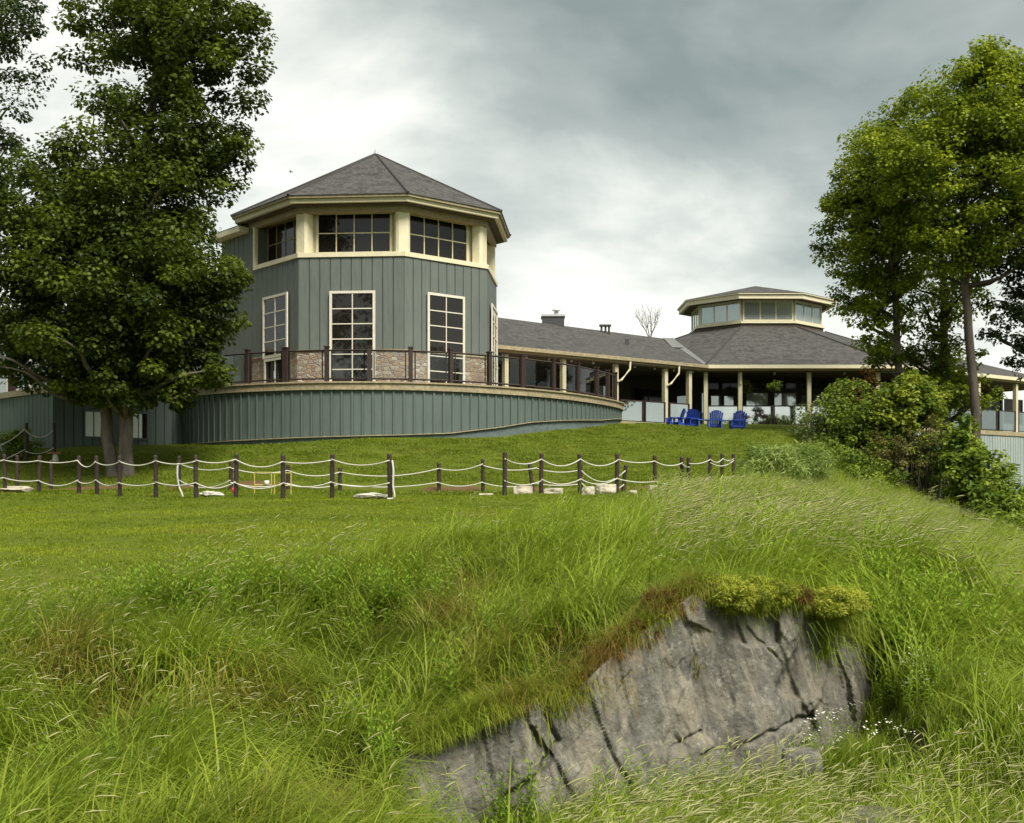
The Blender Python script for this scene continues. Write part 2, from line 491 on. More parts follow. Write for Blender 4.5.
def window(parent, fr, a0, a1, b0, b1, cols, rows, c=.03, fw=.085, mw=.035, fm='white', gm='glass', name='window', dep=.05, seed=0):
    mb = MB()
    c1 = c + dep
    mb.fbox(fr, a0, a0 + fw, b0, b1, c, c1); mb.fbox(fr, a1 - fw, a1, b0, b1, c, c1)
    mb.fbox(fr, a0 + fw, a1 - fw, b1 - fw, b1, c, c1 - .003); mb.fbox(fr, a0 + fw, a1 - fw, b0, b0 + fw, c, c1 - .003)
    for i in range(1, cols):
        x = a0 + fw + (a1 - a0 - 2 * fw) * i / cols
        mb.fbox(fr, x - mw / 2, x + mw / 2, b0 + fw, b1 - fw, c, c1 - .016)
    for j in range(1, rows):
        z = b0 + fw + (b1 - b0 - 2 * fw) * j / rows
        mb.fbox(fr, a0 + fw, a1 - fw, z - mw / 2, z + mw / 2, c, c1 - .020)
    w = mb.build(name, M[fm], parent)
    g = MB(); g.fbox(fr, a0 + fw * .6, a1 - fw * .6, b0 + fw * .6, b1 - fw * .6, c + .004, c + .012)
    g.build('pane', M[gm], w)
    return w


wall = MB(); stone = MB(); sill = MB()
for k in range(8):
    fr, L = face_frame(TV, k)
    boards(wall, fr, 0, L, TZS, TZ1 - .08, .345)
    stone.fbox(fr, -.04, L + .04, 1.6, TZS - .05, -.1, .085)
    stone.fbox(fr, -.06, L + .06, TZS - .05, TZS, -.1, .12, 1)
    if k != 6: sill.fbox(fr, -.02, L + .02, TZ1 - .08, TZ1 + .07, -.35, .075)
fz_, LZ = face_frame(TV, 6)   # Z -> A (left visible face)
# left face: recess only right part, wall full height on the left and on into the rear wing
aJ = .62
sill.fbox(fz_, aJ, LZ + .02, TZ1 - .08, TZ1 + .07, -.35, .075)
sill.fbox(fz_, aJ - .12, aJ, TZ1 - .08, 9.32, -.05, .08)
wall.fbox(fz_, aJ - .125, aJ - .004, TZ1 - .08, 9.32, -.5, -.052)
boards(wall, fz_, -1.95, 0, 1.7, 9.22, .345)
boards(wall, fz_, 0, aJ - .13, TZ1 - .08, 9.32, .345)
wall.fbox(fz_, -1.95, 0, 1.7, 9.22, -3.5, -.13, 1)
wall.build('wall', [M['siding'], M['seam']], tower)
stone.build('stone_base', [M['stone'], M['tan']], tower)
sill.build('sill_band', M['cream'], tower)
rr = MB(); rr.fbox(fz_, -2.3, .1, 9.22, 9.40, -3.8, .42); rr.build('side_eave', M['cream'], tower)
rr = MB(); rr.fbox(fz_, -2.3, .1, 9.402, 9.46, -3.8, .36); rr.build('side_roof', M['shingle'], tower)

core = MB(); CV = octv(TC, TR - .52, 18)
core.prism(CV, TZ1 - .1, 9.52); core.build('core_wall', M['cream'], tower)
fl = MB(); fl.prism(octv(TC, TR - .1, 18), TZ1 - .06, TZ1 + .03); fl.build('ledge', M['tan'], tower)
for k in (6, 7, 0, 1, 2, 5):
    fr, L = face_frame(CV, k)
    m = .10 if k != 6 else .06
    window(tower, fr, m + (.16 if k != 6 else .3), L - m - .16, TZ1 + .09, 9.43, 4, 2, c=.01, fw=.09, mw=.035, fm='cream' if k in (7, 0, 1) else 'beam')
for k in range(8):
    if k == 6: continue
    a = math.radians(18 + 45 * k)
    fr = frame((TC.x + (TR - .27) * math.sin(a), TC.y - (TR - .27) * math.cos(a), 0), (math.cos(a), math.sin(a)))
    mb = MB(); pf = [(-.24, -.16), (-.24, .12), (-.16, .2), (.16, .2), (.24, .12), (.24, -.16)]
    mb.prism([tuple(fr(u_, 0, c_)[:2]) for u_, c_ in pf][::-1], TZ1 + .03, 9.34)
    mb.build('column', M['cream'], tower)
beam = MB(); beam.ring(octv(TC, TR - .2, 18), octv(TC, TR + .03, 18), 9.3, 9.5); beam.build('lintel', M['beam'], tower)
EZ = 9.74; EV = octv(TC, 5.06, 18)
fa = MB(); fa.ring(octv(TC, 4.90, 18), EV, 9.54, EZ - .06); fa.ring(octv(TC, 4.9, 18), octv(TC, 5.16, 18), EZ - .058, EZ + .03, 1)
fa.build('fascia', [M['cream'], M['tan']], tower)
so = MB(); so.ring(octv(TC, TR - .5, 18), octv(TC, 4.92, 18), 9.50, 9.535); so.build('soffit', M['soffit'], tower)


def roofmesh(mb, pts, base0, base1):
    """planar roof face with UVs in metres: u along base0->base1, v up the slope"""
    o = Vector(base0); u = (Vector(base1) - o).normalized()
    nrm = None
    for p in pts:
        w = Vector(p) - o; w2 = w - u * w.dot(u)
        if w2.length > 1e-3: nrm = w2.normalized(); break
    mb.face(pts, 0, [((Vector(p) - o).dot(u), (Vector(p) - o).dot(nrm)) for p in pts])


rf = MB(); ap = Vector((TC.x, TC.y, 12.42)); RV = octv(TC, 5.20, 18)
for k in range(8):
    a, b = Vector((*RV[k], EZ + .032)), Vector((*RV[(k + 1) % 8], EZ + .032))
    roofmesh(rf, [a, b, ap], a, b)
rf.face([(p[0], p[1], EZ + .031) for p in RV][::-1])
roof = rf.build('roof', M['shingle'], tower)
hp = MB()
for k in range(8): hp.tube([(*RV[k], EZ + .04), ap], .055, 5)
hp.build('hip_cap', M['shingle'], roof)
fi = MB(); fi.tube([ap - Vector((0, 0, .05)), ap + Vector((0, 0, .16))], [.09, .05], 8); fi.build('finial', M['metal'], roof)

# tall lower windows
for k, (p0, p1, ztop, zb, cols, rows) in {7: (330.3, 376, 6.68, 3.5, 2, 6), 0: (425.3, 462.5, 6.72, 3.5, 2, 6), 6: (266, 290.5, 6.75, 4.62, 2, 4), 1: (488.6, 494, 6.75, 3.5, 2, 6)}.items():
    fr, L = face_frame(TV, k)

    def a_at(px):
        o, u = fr.o, fr.u; s = (px - CX) / F
        return (s * o.y - o.x) / (u.x - s * u.y)
    window(tower, fr, a_at(p0), a_at(p1), zb, ztop, cols, rows, c=.095, fw=.085, mw=.034)
    if k == 6:   # glazed door below the window
        d = window(tower, fr, a_at(267.5), a_at(289), 3.5, 4.60, 2, 1, c=.095, fw=.08, mw=.05, name='glazed_door')
        h = MB(); x = a_at(279); h.fbox(fr, x - .03, x + .01, 3.9, 4.15, .15, .19); h.build('door_handle', M['metal'], d)
for k, px in ((0, 409), (1, 488)):
    pass

# ------------------------------------------------------------------ round deck
DP = [(-11.1, 40.4), (-10.2, 39.1), (-8.9, 37.95), (-7.3, 37.15), (-5.9, 36.8), (-4.5, 36.75), (-3.1, 36.95), (-1.6, 37.6), (-.3, 38.5), (.8, 39.5), (1.7, 40.55), (2.5, 41.75), (3.2, 43.05), (3.8, 44.4), (4.15, 45.7), (4.2, 47.2)]


def catmull(pts, n):
    out = []
    q = [pts[0]] + list(pts) + [pts[-1]]
    for i in range(1, len(q) - 2):
        for j in range(n):
            tt = j / n
            out.append(tuple(.5 * (2 * q[i][d] + (q[i + 1][d] - q[i - 1][d]) * tt + (2 * q[i - 1][d] - 5 * q[i][d] + 4 * q[i + 1][d] - q[i + 2][d]) * tt ** 2 + (3 * q[i][d] - q[i - 1][d] - 3 * q[i + 1][d] + q[i + 2][d]) * tt ** 3) for d in range(len(pts[0]))))
    out.append(tuple(pts[-1]))
    return out


DC = catmull(DP, 5)
DN = len(DC)
dC = np.array(DC)
tang = np.gradient(dC, axis=0); tang /= np.linalg.norm(tang, axis=1)[:, None]
nrm = np.c_[tang[:, 1], -tang[:, 0]]
off = lambda d: [tuple(p) for p in dC + nrm * d]
deck = thing('round_deck', 'curved grey green deck wall bulging round the foot of the tower', 'deck', (TC.x, TC.y, 1.7))
DZ = 3.36
pxd = CX + F * dC[:, 0] / dC[:, 1]
zb_px = lambda px: np.interp(px, [180, 300, 400, 450, 500, 530, 560, 600, 625], [1.62, 1.72, 1.80, 1.88, 2.12, 2.33, 2.46, 2.62, 2.86])
# boards evenly spaced along the arc
seg = np.r_[0, np.cumsum(np.linalg.norm(np.diff(dC, axis=0), axis=1))]
nb = int(seg[-1] / .315)
sd = np.linspace(0, seg[-1], nb + 1)
bp = np.c_[np.interp(sd, seg, dC[:, 0]), np.interp(sd, seg, dC[:, 1])]
dw = MB(); fd = MB()
for i in range(nb):
    a, b = bp[i], bp[i + 1]
    fr = frame((a[0], a[1], 0), b - a); L = float(np.linalg.norm(b - a))
    z0 = float(zb_px(CX + F * a[0] / a[1])); z1 = float(zb_px(CX + F * b[0] / b[1]))
    zf = lambda s: z0 + (z1 - z0) * s / L
    q = lambda x0, x1, c, zt: [fr(x0, zf(x0), c), fr(x1, zf(x1), c), fr(x1, zt, c), fr(x0, zt, c)]
    A, B = q(-.005, L + .005, -.15, DZ - .2), q(-.005, L + .005, 0, DZ - .2)
    dw.hexa([B[0], B[1], A[1], A[0], B[3], B[2], A[2], A[3]])
    A, B = q(-.028, .028, 0, DZ - .2), q(-.028, .028, .038, DZ - .2)
    dw.hexa([B[0], B[1], A[1], A[0], B[3], B[2], A[2], A[3]])
    A, B = q(.028, .042, -.01, DZ - .2), q(.028, .042, .004, DZ - .2)
    dw.hexa([B[0], B[1], A[1], A[0], B[3], B[2], A[2], A[3]], 1)
    # foundation strip and drip edge
    fd.hexa([fr(-.004, .6, -.03), fr(L + .004, .6, -.03), fr(L + .004, .6, -.2), fr(-.004, .6, -.2), fr(-.004, zf(0) + .02, -.03), fr(L + .004, zf(L) + .02, -.03), fr(L + .004, zf(L) + .02, -.2), fr(-.004, zf(0) + .02, -.2)], 0)
    fd.hexa([fr(-.004, zf(0) - .03, .045), fr(L + .004, zf(L) - .03, .045), fr(L + .004, zf(L) - .03, -.02), fr(-.004, zf(0) - .03, -.02), fr(-.004, zf(0) - .004, .045), fr(L + .004, zf(L) - .004, .045), fr(L + .004, zf(L) - .004, -.02), fr(-.004, zf(0) - .004, -.02)], 1)
dw.build('deck_wall', [M['siding_dark'], M['seam']], deck)
fd.build('foundation', [M['found'], M['tan']], deck)
tr_ = MB(); tr_.ring(off(-.25), off(.09), DZ - .2, DZ, closed=False); tr_.ring(off(-.2), off(.14), DZ + .002, DZ + .05, closed=False); tr_.build('deck_trim', M['tan'], deck)
fl = MB(); fl.prism(off(-.2) + [(3.0, 49), (-8, 49)], DZ - .12, DZ - .01); fl.build('deck_floor', M['tan'], deck)

rail = thing('deck_railing', 'brown post and glass railing along the edge of the round deck', 'railing', (TC.x, TC.y, DZ))


def on_curve(px):
    i = np.where(np.diff(np.sign(pxd - px)) != 0)[0]
    i = i[0]; tt = (px - pxd[i]) / (pxd[i + 1] - pxd[i])
    p = dC[i] + (dC[i + 1] - dC[i]) * tt
    return Vector((p[0], p[1], 0)), Vector((*tang[i], 0)), i + tt


RPX = [187, 213, 246, 284, 326, 369, 411, 452, 491, 524, 555, 580, 599, 610, 617.5]
rp = []
ct = lambda s: Vector((float(np.interp(s, np.arange(DN), dC[:, 0])), float(np.interp(s, np.arange(DN), dC[:, 1])), 0))
cn = lambda s: Vector((float(np.interp(s, np.arange(DN), nrm[:, 0])), float(np.interp(s, np.arange(DN), nrm[:, 1])), 0))
for px in RPX:
    p, tg, s = on_curve(px)
    fr = frame((p.x, p.y, DZ + .05), tg)
    mb = MB(); w = .058 if px not in (284, 524) else .085
    mb.fbox(fr, -w, w, 0, 1.06, -.16, -.02); mb.fbox(fr, -w - .02, w + .02, 1.062, 1.10, -.18, 0)
    mb.build('post', M['brown'], rail); rp.append(s)
for s0, s1 in zip(rp, rp[1:]):
    ss = np.linspace(s0, s1, 6)
    pts = [ct(s) - cn(s) * .09 for s in ss]
    mb = MB()
    for z in (.10, .97): mb.tube([p + Vector((0, 0, DZ + .05 + z)) for p in pts], .028, 4)
    for e, sg in ((0, 1), (-1, -1)):
        d = (pts[1] - pts[0]).normalized() * .15 * sg
        p = pts[e] + d; mb.tube([p + Vector((0, 0, DZ + .15)), p + Vector((0, 0, DZ + 1.02))], .02, 4)
    r_ = mb.build('rail_frame', M['brown'], rail)
    mb = MB()
    for a, b in zip(pts, pts[1:]):
        mb.face([a + Vector((0, 0, DZ + .16)), b + Vector((0, 0, DZ + .16)), b + Vector((0, 0, DZ + 1.0)), a + Vector((0, 0, DZ + 1.0))])
    mb.build('glass_panel', M['clear'], r_)

# ------------------------------------------------------------------ left wing with its lower storey
lw = thing('lodge_side_wing', 'grey side wing behind the double trunked maple', 'building', (-14, 42, 1.3))
A_, B_, C_ = (-11.15, 40.42), (-14.35, 37.6), (-19.0, 42.2)
mb = MB(); cap = MB()
for a, b in ((B_, A_), (C_, B_)):
    fr = frame((a[0], a[1], 0), (b[0] - a[0], b[1] - a[1])); L = math.hypot(b[0] - a[0], b[1] - a[1])
    boards(mb, fr, 0, L, .8, 3.16, .30)
    cap.fbox(fr, -.05, L, 3.165, 3.36, -.3, .10)
    if a is B_:
        fB = fr; LB = L
mb.build('lower_wall', [M['siding_dark'], M['seam']], lw); cap.build('deck_trim', M['tan'], lw)


def wa(fr, px):
    o, u = fr.o, fr.u; s = (px - CX) / F
    return (s * o.y - o.x) / (u.x - s * u.y)


for i, (p0, p1) in enumerate(((83, 103), (128, 147.5))):
    a0, a1 = wa(fB, p0), wa(fB, p1)
    w = window(lw, fB, a0, a1, 1.75, 2.66, 2, 1, c=.03, fw=.05, mw=.03, fm='siding_dark', gm='glass')
    bl = MB(); am = a0 + (a1 - a0) * (.86 if i == 0 else .68); bl.fbox(fB, a0 + .06, am, 1.81, 2.6, .046, .054); bl.build('blind', M['blind'], w)
fl = MB(); fl.prism([A_, B_, C_, (-24, 47), (-8, 47)], 3.18, 3.30); fl.build('deck_floor', M['tan'], lw)
mb = MB(); fu = frame((-26, 45.6, 0), (1, -.06)); boards(mb, fu, 0, 17.5, 1.2, 6.1, .32)
mb.fbox(fu, 0, 17.5, 1.2, 6.1, -5, -.13, 1)
mb.build('upper_wall', [M['siding'], M['seam']], lw)
for p0, p1, z0, z1, gm in ((-20, 9, 3.6, 5.75, 'glass_sky'), (17, 32, 3.4, 5.7, 'glass_mid'), (192, 208, 3.35, 4.55, 'glass'), (168, 186, 3.35, 4.7, 'glass')):
    window(lw, fu, wa(fu, p0), wa(fu, p1), z0, z1, 2, 1 if p0 > 100 else 3, c=.03, fw=.08, gm=gm, fm='white')
mb = MB(); x = wa(fu, 13); mb.fbox(fu, x - .15, x + .15, 3.36, 5.9, .03, .09); mb.build('corner_board', M['brown'], lw)
rfm = MB(); q = [fu(-.5, 6.1, .5), fu(18, 6.1, .5), fu(18, 7.6, -4), fu(-.5, 7.6, -4)]
roofmesh(rfm, q, q[0], q[1]); rfm.face([p - Vector((0, 0, .12)) for p in q][::-1]); rfm.build('roof', M['shingle'], lw)
mb = MB(); mb.fbox(fu, -.5, 18, 5.96, 6.11, .44, .52); mb.build('fascia', M['cream'], lw)

# ------------------------------------------------------------------ connecting wing
PZ = 2.92   # porch floor
E0, E1 = Vector((-.56, 45, 5.54)), Vector((8.42, 52, 5.54))
R0, R1 = Vector((-.66, 52.5, 7.72)), Vector((7.86, 60.2, 7.72))
ed = (E1 - E0).normalized()
cw = thing('connecting_wing', 'long low shingle roofed wing joining the tower to the round pavilion', 'building', (3, 50, 2.6))
E0x, R0x = E0 - ed * 3.2, R0 - ed * 3.0
BK0, BK1 = R0x + Vector((-3.4, 4.4, -2.2)), R1 + Vector((-3.4, 4.4, -2.2))
rfm = MB(); roofmesh(rfm, [E0x, E1, R1, R0x], E0x, E1); roofmesh(rfm, [R1, BK1, BK0, R0x], BK1, BK0)
rfm.face([E0x - Vector((0, 0, .06)), R0x - Vector((0, 0, .06)), R1 - Vector((0, 0, .06)), E1 - Vector((0, 0, .06))])
rfo = rfm.build('roof', M['shingle'], cw)
fr = frame((E0x.x, E0x.y, 0), ed); LW = (E1 - E0x).length
mb = MB(); mb.fbox(fr, 0, LW, 5.30, 5.475, -.05, .03); mb.fbox(fr, 0, LW + .03, 5.40, 5.54, .032, .15, 1)
mb.build('fascia', [M['beam'], M['tan']], cw)
mb = MB(); mb.fbox(fr, 0, LW, 5.26, 5.298, -3.2, .02); mb.build('soffit', M['soffit'], cw)
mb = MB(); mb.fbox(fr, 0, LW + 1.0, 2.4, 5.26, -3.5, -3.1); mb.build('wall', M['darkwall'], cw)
mb = MB(); mb.fbox(fr, 3.0, LW - .4, 2.0, PZ, -3.1, -.05); mb.build('porch_floor', M['found'], cw)
mb = MB(); mb.fbox(fr, 3.0, LW - .4, PZ - .14, PZ + .02, -.048, .02); mb.build('floor_trim', M['tan'], cw)
for px in (508.7, 566.5, 619, 668.5, 692.5):
    a = wa(fr, px); mb = MB(); mb.fbox(fr, a - .09, a + .09, PZ, 5.26, -.30, -.12); mb.build('porch_post', M['post'], cw)
for px in (619, 668.5):
    a = wa(fr, px); mb = MB(); mb.tube([fr(a + .02, 4.55, -.08), fr(a + .10, 4.6, .03), fr(a + .52, 5.05, .09), fr(a + .55, 5.4, .09)], .045, 8); mb.build('downspout', M['cream'], cw)
for a in np.arange(3.6, LW - .5, 1.15):
    mb = MB(); mb.cyl(*fr(a, 0, -.2)[:2], 5.18, 5.26, .05, 8); mb.build('eave_lamp', M['metal'], cw)
for p0, p1, gm in ((520, 552, 'glass'), (560, 592, 'glass'), (594, 611, 'glass_sky'), (632, 664, 'glass_black')):
    f2 = frame(fr(0, 0, -3.08), ed)
    window(cw, f2, wa(f2, p0), wa(f2, p1), 3.1, 4.75, 2, 1, c=.0, fw=.07, fm='brown', gm=gm)
for (p0, p1) in ((622, 645), (646.5, 667), (671, 691)):
    a0, a1 = wa(fr, p0), wa(fr, p1); mb = MB()
    mb.fbox(fr, a0, a1, PZ + .86, PZ + .91, -.14, -.08); mb.fbox(fr, a0, a0 + .06, PZ, PZ + .86, -.14, -.08); mb.fbox(fr, a1 - .06, a1, PZ, PZ + .86, -.14, -.08)
    r_ = mb.build('porch_rail', M['brown'], cw)
    mb = MB(); mb.fbox(fr, a0 + .06, a1 - .06, PZ + .06, PZ + .86, -.115, -.105); mb.build('glass_panel', M['panel'], r_)
# roof furniture
mb = MB(); c = P(553, 318.5, 55.5); mb.box(c.x - .50, c.x + .50, c.y - .5, c.y + .5, c.z - 1.0, c.z + .03); mb.box(c.x - .55, c.x + .55, c.y - .55, c.y + .55, c.z + .03, c.z + .12, 1)
ch = mb.build('chimney', [M['vent'], M['metal']], rfo)
mb = MB(); mb.cyl(c.x + .15, c.y, c.z + .1, c.z + .36, .10, 10); mb.cyl(c.x + .15, c.y, c.z + .36, c.z + .46, .22, 10, 0, .12); mb.build('flue_cap', M['metal'], ch)
for px in (601.5, 605.5, 609):
    c = P(px, 328, 56.5); mb = MB(); mb.cyl(c.x, c.y, c.z - .4, c.z + .06, .05, 8); mb.cyl(c.x, c.y, c.z + .06, c.z + .16, .11, 8); mb.build('vent_pipe', M['vent'], rfo)
c = P(627, 345, 54.0); mb = MB(); mb.box(c.x - .08, c.x + .08, c.y - .08, c.y + .08, c.z - .2, c.z + .26); mb.build('roof_vent', M['vent'], rfo)
mb = MB()
for q0, q1, w0, w1 in ((R1, E1, .42, .16),):
    d = (q1 - q0); up = Vector((0, 0, .05))
    s0 = Vector((.8, .5, .16)).normalized()
    mb.face([q0 - s0 * w0 * .6 + up, q1 - s0 * w1 + up, q1 + s0 * w1 * .3 + up, q0 + s0 * w0 * .6 + up])
qa, qb = R1 + (E1 - R1) * .02, R1 + (E1 - R1) * .42
mb.face([qa + Vector((-.35, -.2, .07)), qb + Vector((-.55, -.3, .05)), qb + Vector((.05, 0, .07)), qa + Vector((.1, 0, .08))])
mb.build('valley_flashing', M['flash'], rfo)

# ------------------------------------------------------------------ round pavilion
RC = Vector((12.6, 62.15, 0)); RR = 11.0
ov = lambda r: octv(RC, r, 22.5)       # 7 = front left, 0 = front right
pav = thing('round_pavilion', 'low octagonal pavilion with glazed roof lantern and wide shingle roof', 'building', (RC.x, RC.y, 2.5))
ez = 5.55
OV, IV = ov(RR), ov(3.52)
rfm = MB()
for k in range(8):
    a, b = Vector((*OV[k], ez)), Vector((*OV[(k + 1) % 8], ez)); c, d = Vector((*IV[(k + 1) % 8], 8.16)), Vector((*IV[k], 8.16))
    roofmesh(rfm, [a, b, c, d], a, b)
rfm.face([(*p, ez - .02) for p in OV][::-1])
prf = rfm.build('roof', M['shingle'], pav)
mb = MB()
for k in range(8): mb.tube([(*OV[k], ez + .01), (*IV[k], 8.17)], .05, 5)
mb.build('hip_cap', M['shingle'], prf)
mb = MB(); mb.ring(ov(RR - .25), ov(RR - .03), ez - .24, ez - .08); mb.ring(ov(RR - .1), ov(RR + .12), ez - .155, ez - .004, 1); mb.build('fascia', [M['beam'], M['cream']], pav)
mb = MB(); mb.ring(ov(7.0), ov(RR - .1), ez - .29, ez - .245); mb.build('soffit', M['soffit'], pav)
WV = ov(7.9)
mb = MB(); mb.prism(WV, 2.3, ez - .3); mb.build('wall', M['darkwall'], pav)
mb = MB(); mb.prism(ov(RR - .2), PZ - .16, PZ); mb.build('porch_floor', M['tan'], pav)
mb = MB(); mb.prism(ov(RR - .3), .0, PZ - .165); mb.build('foundation', M['found'], pav)
fW, LWv = face_frame(WV, 7)
for p0, p1, z0, z1, cols, gm in ((676, 690, 2.95, 4.62, 1, 'glass_sky'), (700.5, 708, 2.95, 4.62, 1, 'glass_sky'), (745, 769, 2.95, 4.62, 1, 'glass_sky'), (773, 797, 2.95, 4.62, 1, 'glass_sky'),
                           (800, 808, 2.95, 4.5, 1, 'glass_mid'), (812, 834, 2.95, 4.55, 1, 'glass_mid'), (837, 859, 2.95, 4.55, 1, 'glass_black'), (862, 884, 2.95, 4.55, 1, 'glass_mid')):
    if p0 < 716 and p0 > 699 or p0 > 716:
        window(pav, fW, wa(fW, p0), wa(fW, p1), z0, z1, cols, 1, c=.01, fw=.06, fm='brown', gm=gm)
    else:
        f6, _ = face_frame(WV, 6)
        window(pav, f6, wa(f6, p0), wa(f6, p1), z0, z1, cols, 1, c=.01, fw=.06, fm='brown', gm=gm)
for p0, p1 in ((709.5, 721.5), (722.5, 735)):
    d = window(pav, fW, wa(fW, p0), wa(fW, p1), PZ, 4.5, 1, 1, c=.02, fw=.07, fm='brown', gm='glass_sky', name='glazed_door')
    x = wa(fW, 720.3 if p0 < 715 else 723.7); mb = MB(); mb.fbox(fW, x - .02, x + .02, 3.6, 4.0, .07, .11); mb.build('door_handle', M['metal'], d)
for p0, p1 in ((702, 742), (745, 797), (800, 832), (834, 860), (862, 888)):   # transom lights above
    window(pav, fW, wa(fW, p0), wa(fW, p1), 4.7, 5.16, 2, 1, c=.01, fw=.05, fm='darkwall', gm='glass_black', name='transom_window')
fO, LO = face_frame(ov(RR - .3), 7)
for px in (706, 740.5, 809.5, 878.5):
    a = wa(fO, px); mb = MB(); mb.fbox(fO, a - .085, a + .085, PZ, ez - .29, -.2, -.03); mb.build('porch_post', M['post'], pav)
a = wa(fO, 740.5); mb = MB(); mb.tube([fO(a, 5.3, .02), fO(a, 4.75, .02)], .04, 8); mb.build('downspout', M['cream'], pav)
for px in (775, 845):
    a = wa(fO, px); mb = MB(); mb.cyl(*fO(a, 0, -.1)[:2], ez - .38, ez - .29, .05, 8); mb.build('eave_lamp', M['metal'], pav)


def glass_rail(parent, fr, a0, a1, z, h=.9):
    mb = MB()
    mb.fbox(fr, a0, a1, z + h - .05, z + h, -.13, -.07)
    mb.fbox(fr, a0, a0 + .06, z, z + h - .052, -.13, -.07); mb.fbox(fr, a1 - .06, a1, z, z + h - .052, -.13, -.07)
    mb.fbox(fr, a0 + .06, a1 - .06, z + .03, z + .07, -.12, -.08)
    r_ = mb.build('porch_rail', M['brown'], parent)
    mb = MB(); mb.fbox(fr, a0 + .06, a1 - .06, z + .07, z + h - .052, -.105, -.095); mb.build('glass_panel', M['panel'], r_)


for p0, p1 in ((707.5, 739), (742, 772.5), (774, 808), (811, 843), (844.5, 877), (880, 897)):
    glass_rail(pav, fO, wa(fO, p0), wa(fO, p1), PZ)
# lantern
LV = ov(3.44)
mb = MB(); mb.prism(ov(3.44), 7.6, 8.34); lan = mb.build('lantern', M['soffit'], pav)
mb = MB(); mb.ring(ov(3.2), ov(3.52), 8.34, 8.44); mb.build('lantern_sill', M['cream'], lan)
mb = MB(); mb.prism(ov(3.25), 8.3, 9.5); mb.build('lantern_core', M['darkwall'], lan)
for k in range(8):
    fr, L = face_frame(LV, k)
    window(lan, fr, .06, L - .06, 8.445, 9.5, 3, 1, c=-.1, fw=.09, mw=.05, fm='cream', gm='glass_sky')
mb = MB(); mb.ring(ov(3.3), ov(4.02), 9.50, 9.53, 1); mb.ring(ov(3.9), ov(4.06), 9.47, 9.68); mb.ring(ov(3.9), ov(4.14), 9.682, 9.74)
mb.build('lantern_fascia', [M['cream'], M['soffit']], lan)
rfm = MB(); V4 = ov(4.16); ap = Vector((RC.x, RC.y, 10.72))
for k in range(8):
    a, b = Vector((*V4[k], 9.745)), Vector((*V4[(k + 1) % 8], 9.745)); roofmesh(rfm, [a, b, ap], a, b)
rfm.face([(*p, 9.744) for p in V4][::-1])
rfm.build('lantern_roof', M['shingle'], lan)

# right wing of the pavilion
rw = thing('pavilion_side_wing', 'porch wing on pale siding wall with louvre, seen past the right hand trunks', 'building', (22, 57, .3))
G0 = Vector((16.85, 52.0, 5.54)); gd = Vector((.80, .60, 0)); bk = Vector((-.60, .80, 0))
rfm = MB(); q = [G0, G0 + gd * 13, G0 + gd * 13 + bk * 5.6 + Vector((0, 0, 1.68)), G0 + bk * 5.6 + Vector((0, 0, 1.68))]
roofmesh(rfm, q, q[0], q[1]); q2 = [q[3], q[2], q[2] + bk * 5 - Vector((0, 0, 1.7)), q[3] + bk * 5 - Vector((0, 0, 1.7))]
roofmesh(rfm, q2, q2[0], q2[1]); rfm.build('roof', M['shingle'], rw)
fr = frame((G0.x, G0.y, 0), gd)
mb = MB(); mb.fbox(fr, .1, 13, 5.28, 5.45, -.1, -.02); mb.fbox(fr, .1, 13, 5.37, 5.53, -.018, .12, 1); mb.build('fascia', [M['beam'], M['cream']], rw)
mb = MB(); mb.fbox(fr, .3, 13, 5.24, 5.275, -3, -.05); mb.build('soffit', M['soffit'], rw)
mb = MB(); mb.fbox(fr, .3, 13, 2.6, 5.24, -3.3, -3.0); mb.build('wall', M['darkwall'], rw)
f3 = frame(fr(0, 0, -2.98), gd)
for p0, p1 in ((985, 1001), (1004, 1022)): window(rw, f3, wa(f3, p0), wa(f3, p1), 3.6, 4.9, 2, 1, c=0, fw=.07, fm='brown', gm='glass_black')
mb = MB(); boards(mb, fr, .2, 13, -1.5, PZ - .2, .22, .03, .03); mb.fbox(fr, .2, 13, -1.5, PZ - .2, -3, -.13, 1); mb.build('lower_wall', [M['siding_pale'], M['seam']], rw)
mb = MB(); mb.fbox(fr, .2, 13, PZ - .2, PZ, -3, .08); mb.build('deck_trim', M['tan'], rw)
for px in (940, 981, 1018.5):
    a = wa(fr, px); mb = MB(); mb.fbox(fr, a - .09, a + .09, PZ, 5.24, -.25, -.07); mb.build('porch_post', M['post'], rw)
for p0, p1 in ((942, 962), (963, 980), (982.5, 999), (1000.5, 1017.5), (1020, 1036)): glass_rail(rw, fr, wa(fr, p0), wa(fr, p1), PZ, 1.0)
mb = MB(); a0, a1 = wa(fr, 1007), wa(fr, 1019)
zt, zb = (HY - 464) / F * 57.3, (HY - 484) / F * 57.3
mb.fbox(fr, a0, a1, zb, zt, .034, .05, 1)
for i in range(8): mb.fbox(fr, a0 + .04, a1 - .04, zb + .05 + i * (zt - zb - .1) / 8, zb + .12 + i * (zt - zb - .1) / 8, .052, .085)
mb.build('louvre_vent', [M['siding_pale'], M['vent']], rw)

# ------------------------------------------------------------------ adirondack chairs
def children(o): return [c for c in bpy.data.objects if c.parent == o]


def copy_tree(o, parent=None):
    c = o.copy(); COL.objects.link(c)
    c.parent = parent
    ORG[c] = ORG[o]
    for ch in children(o): copy_tree(ch, c)
    return c


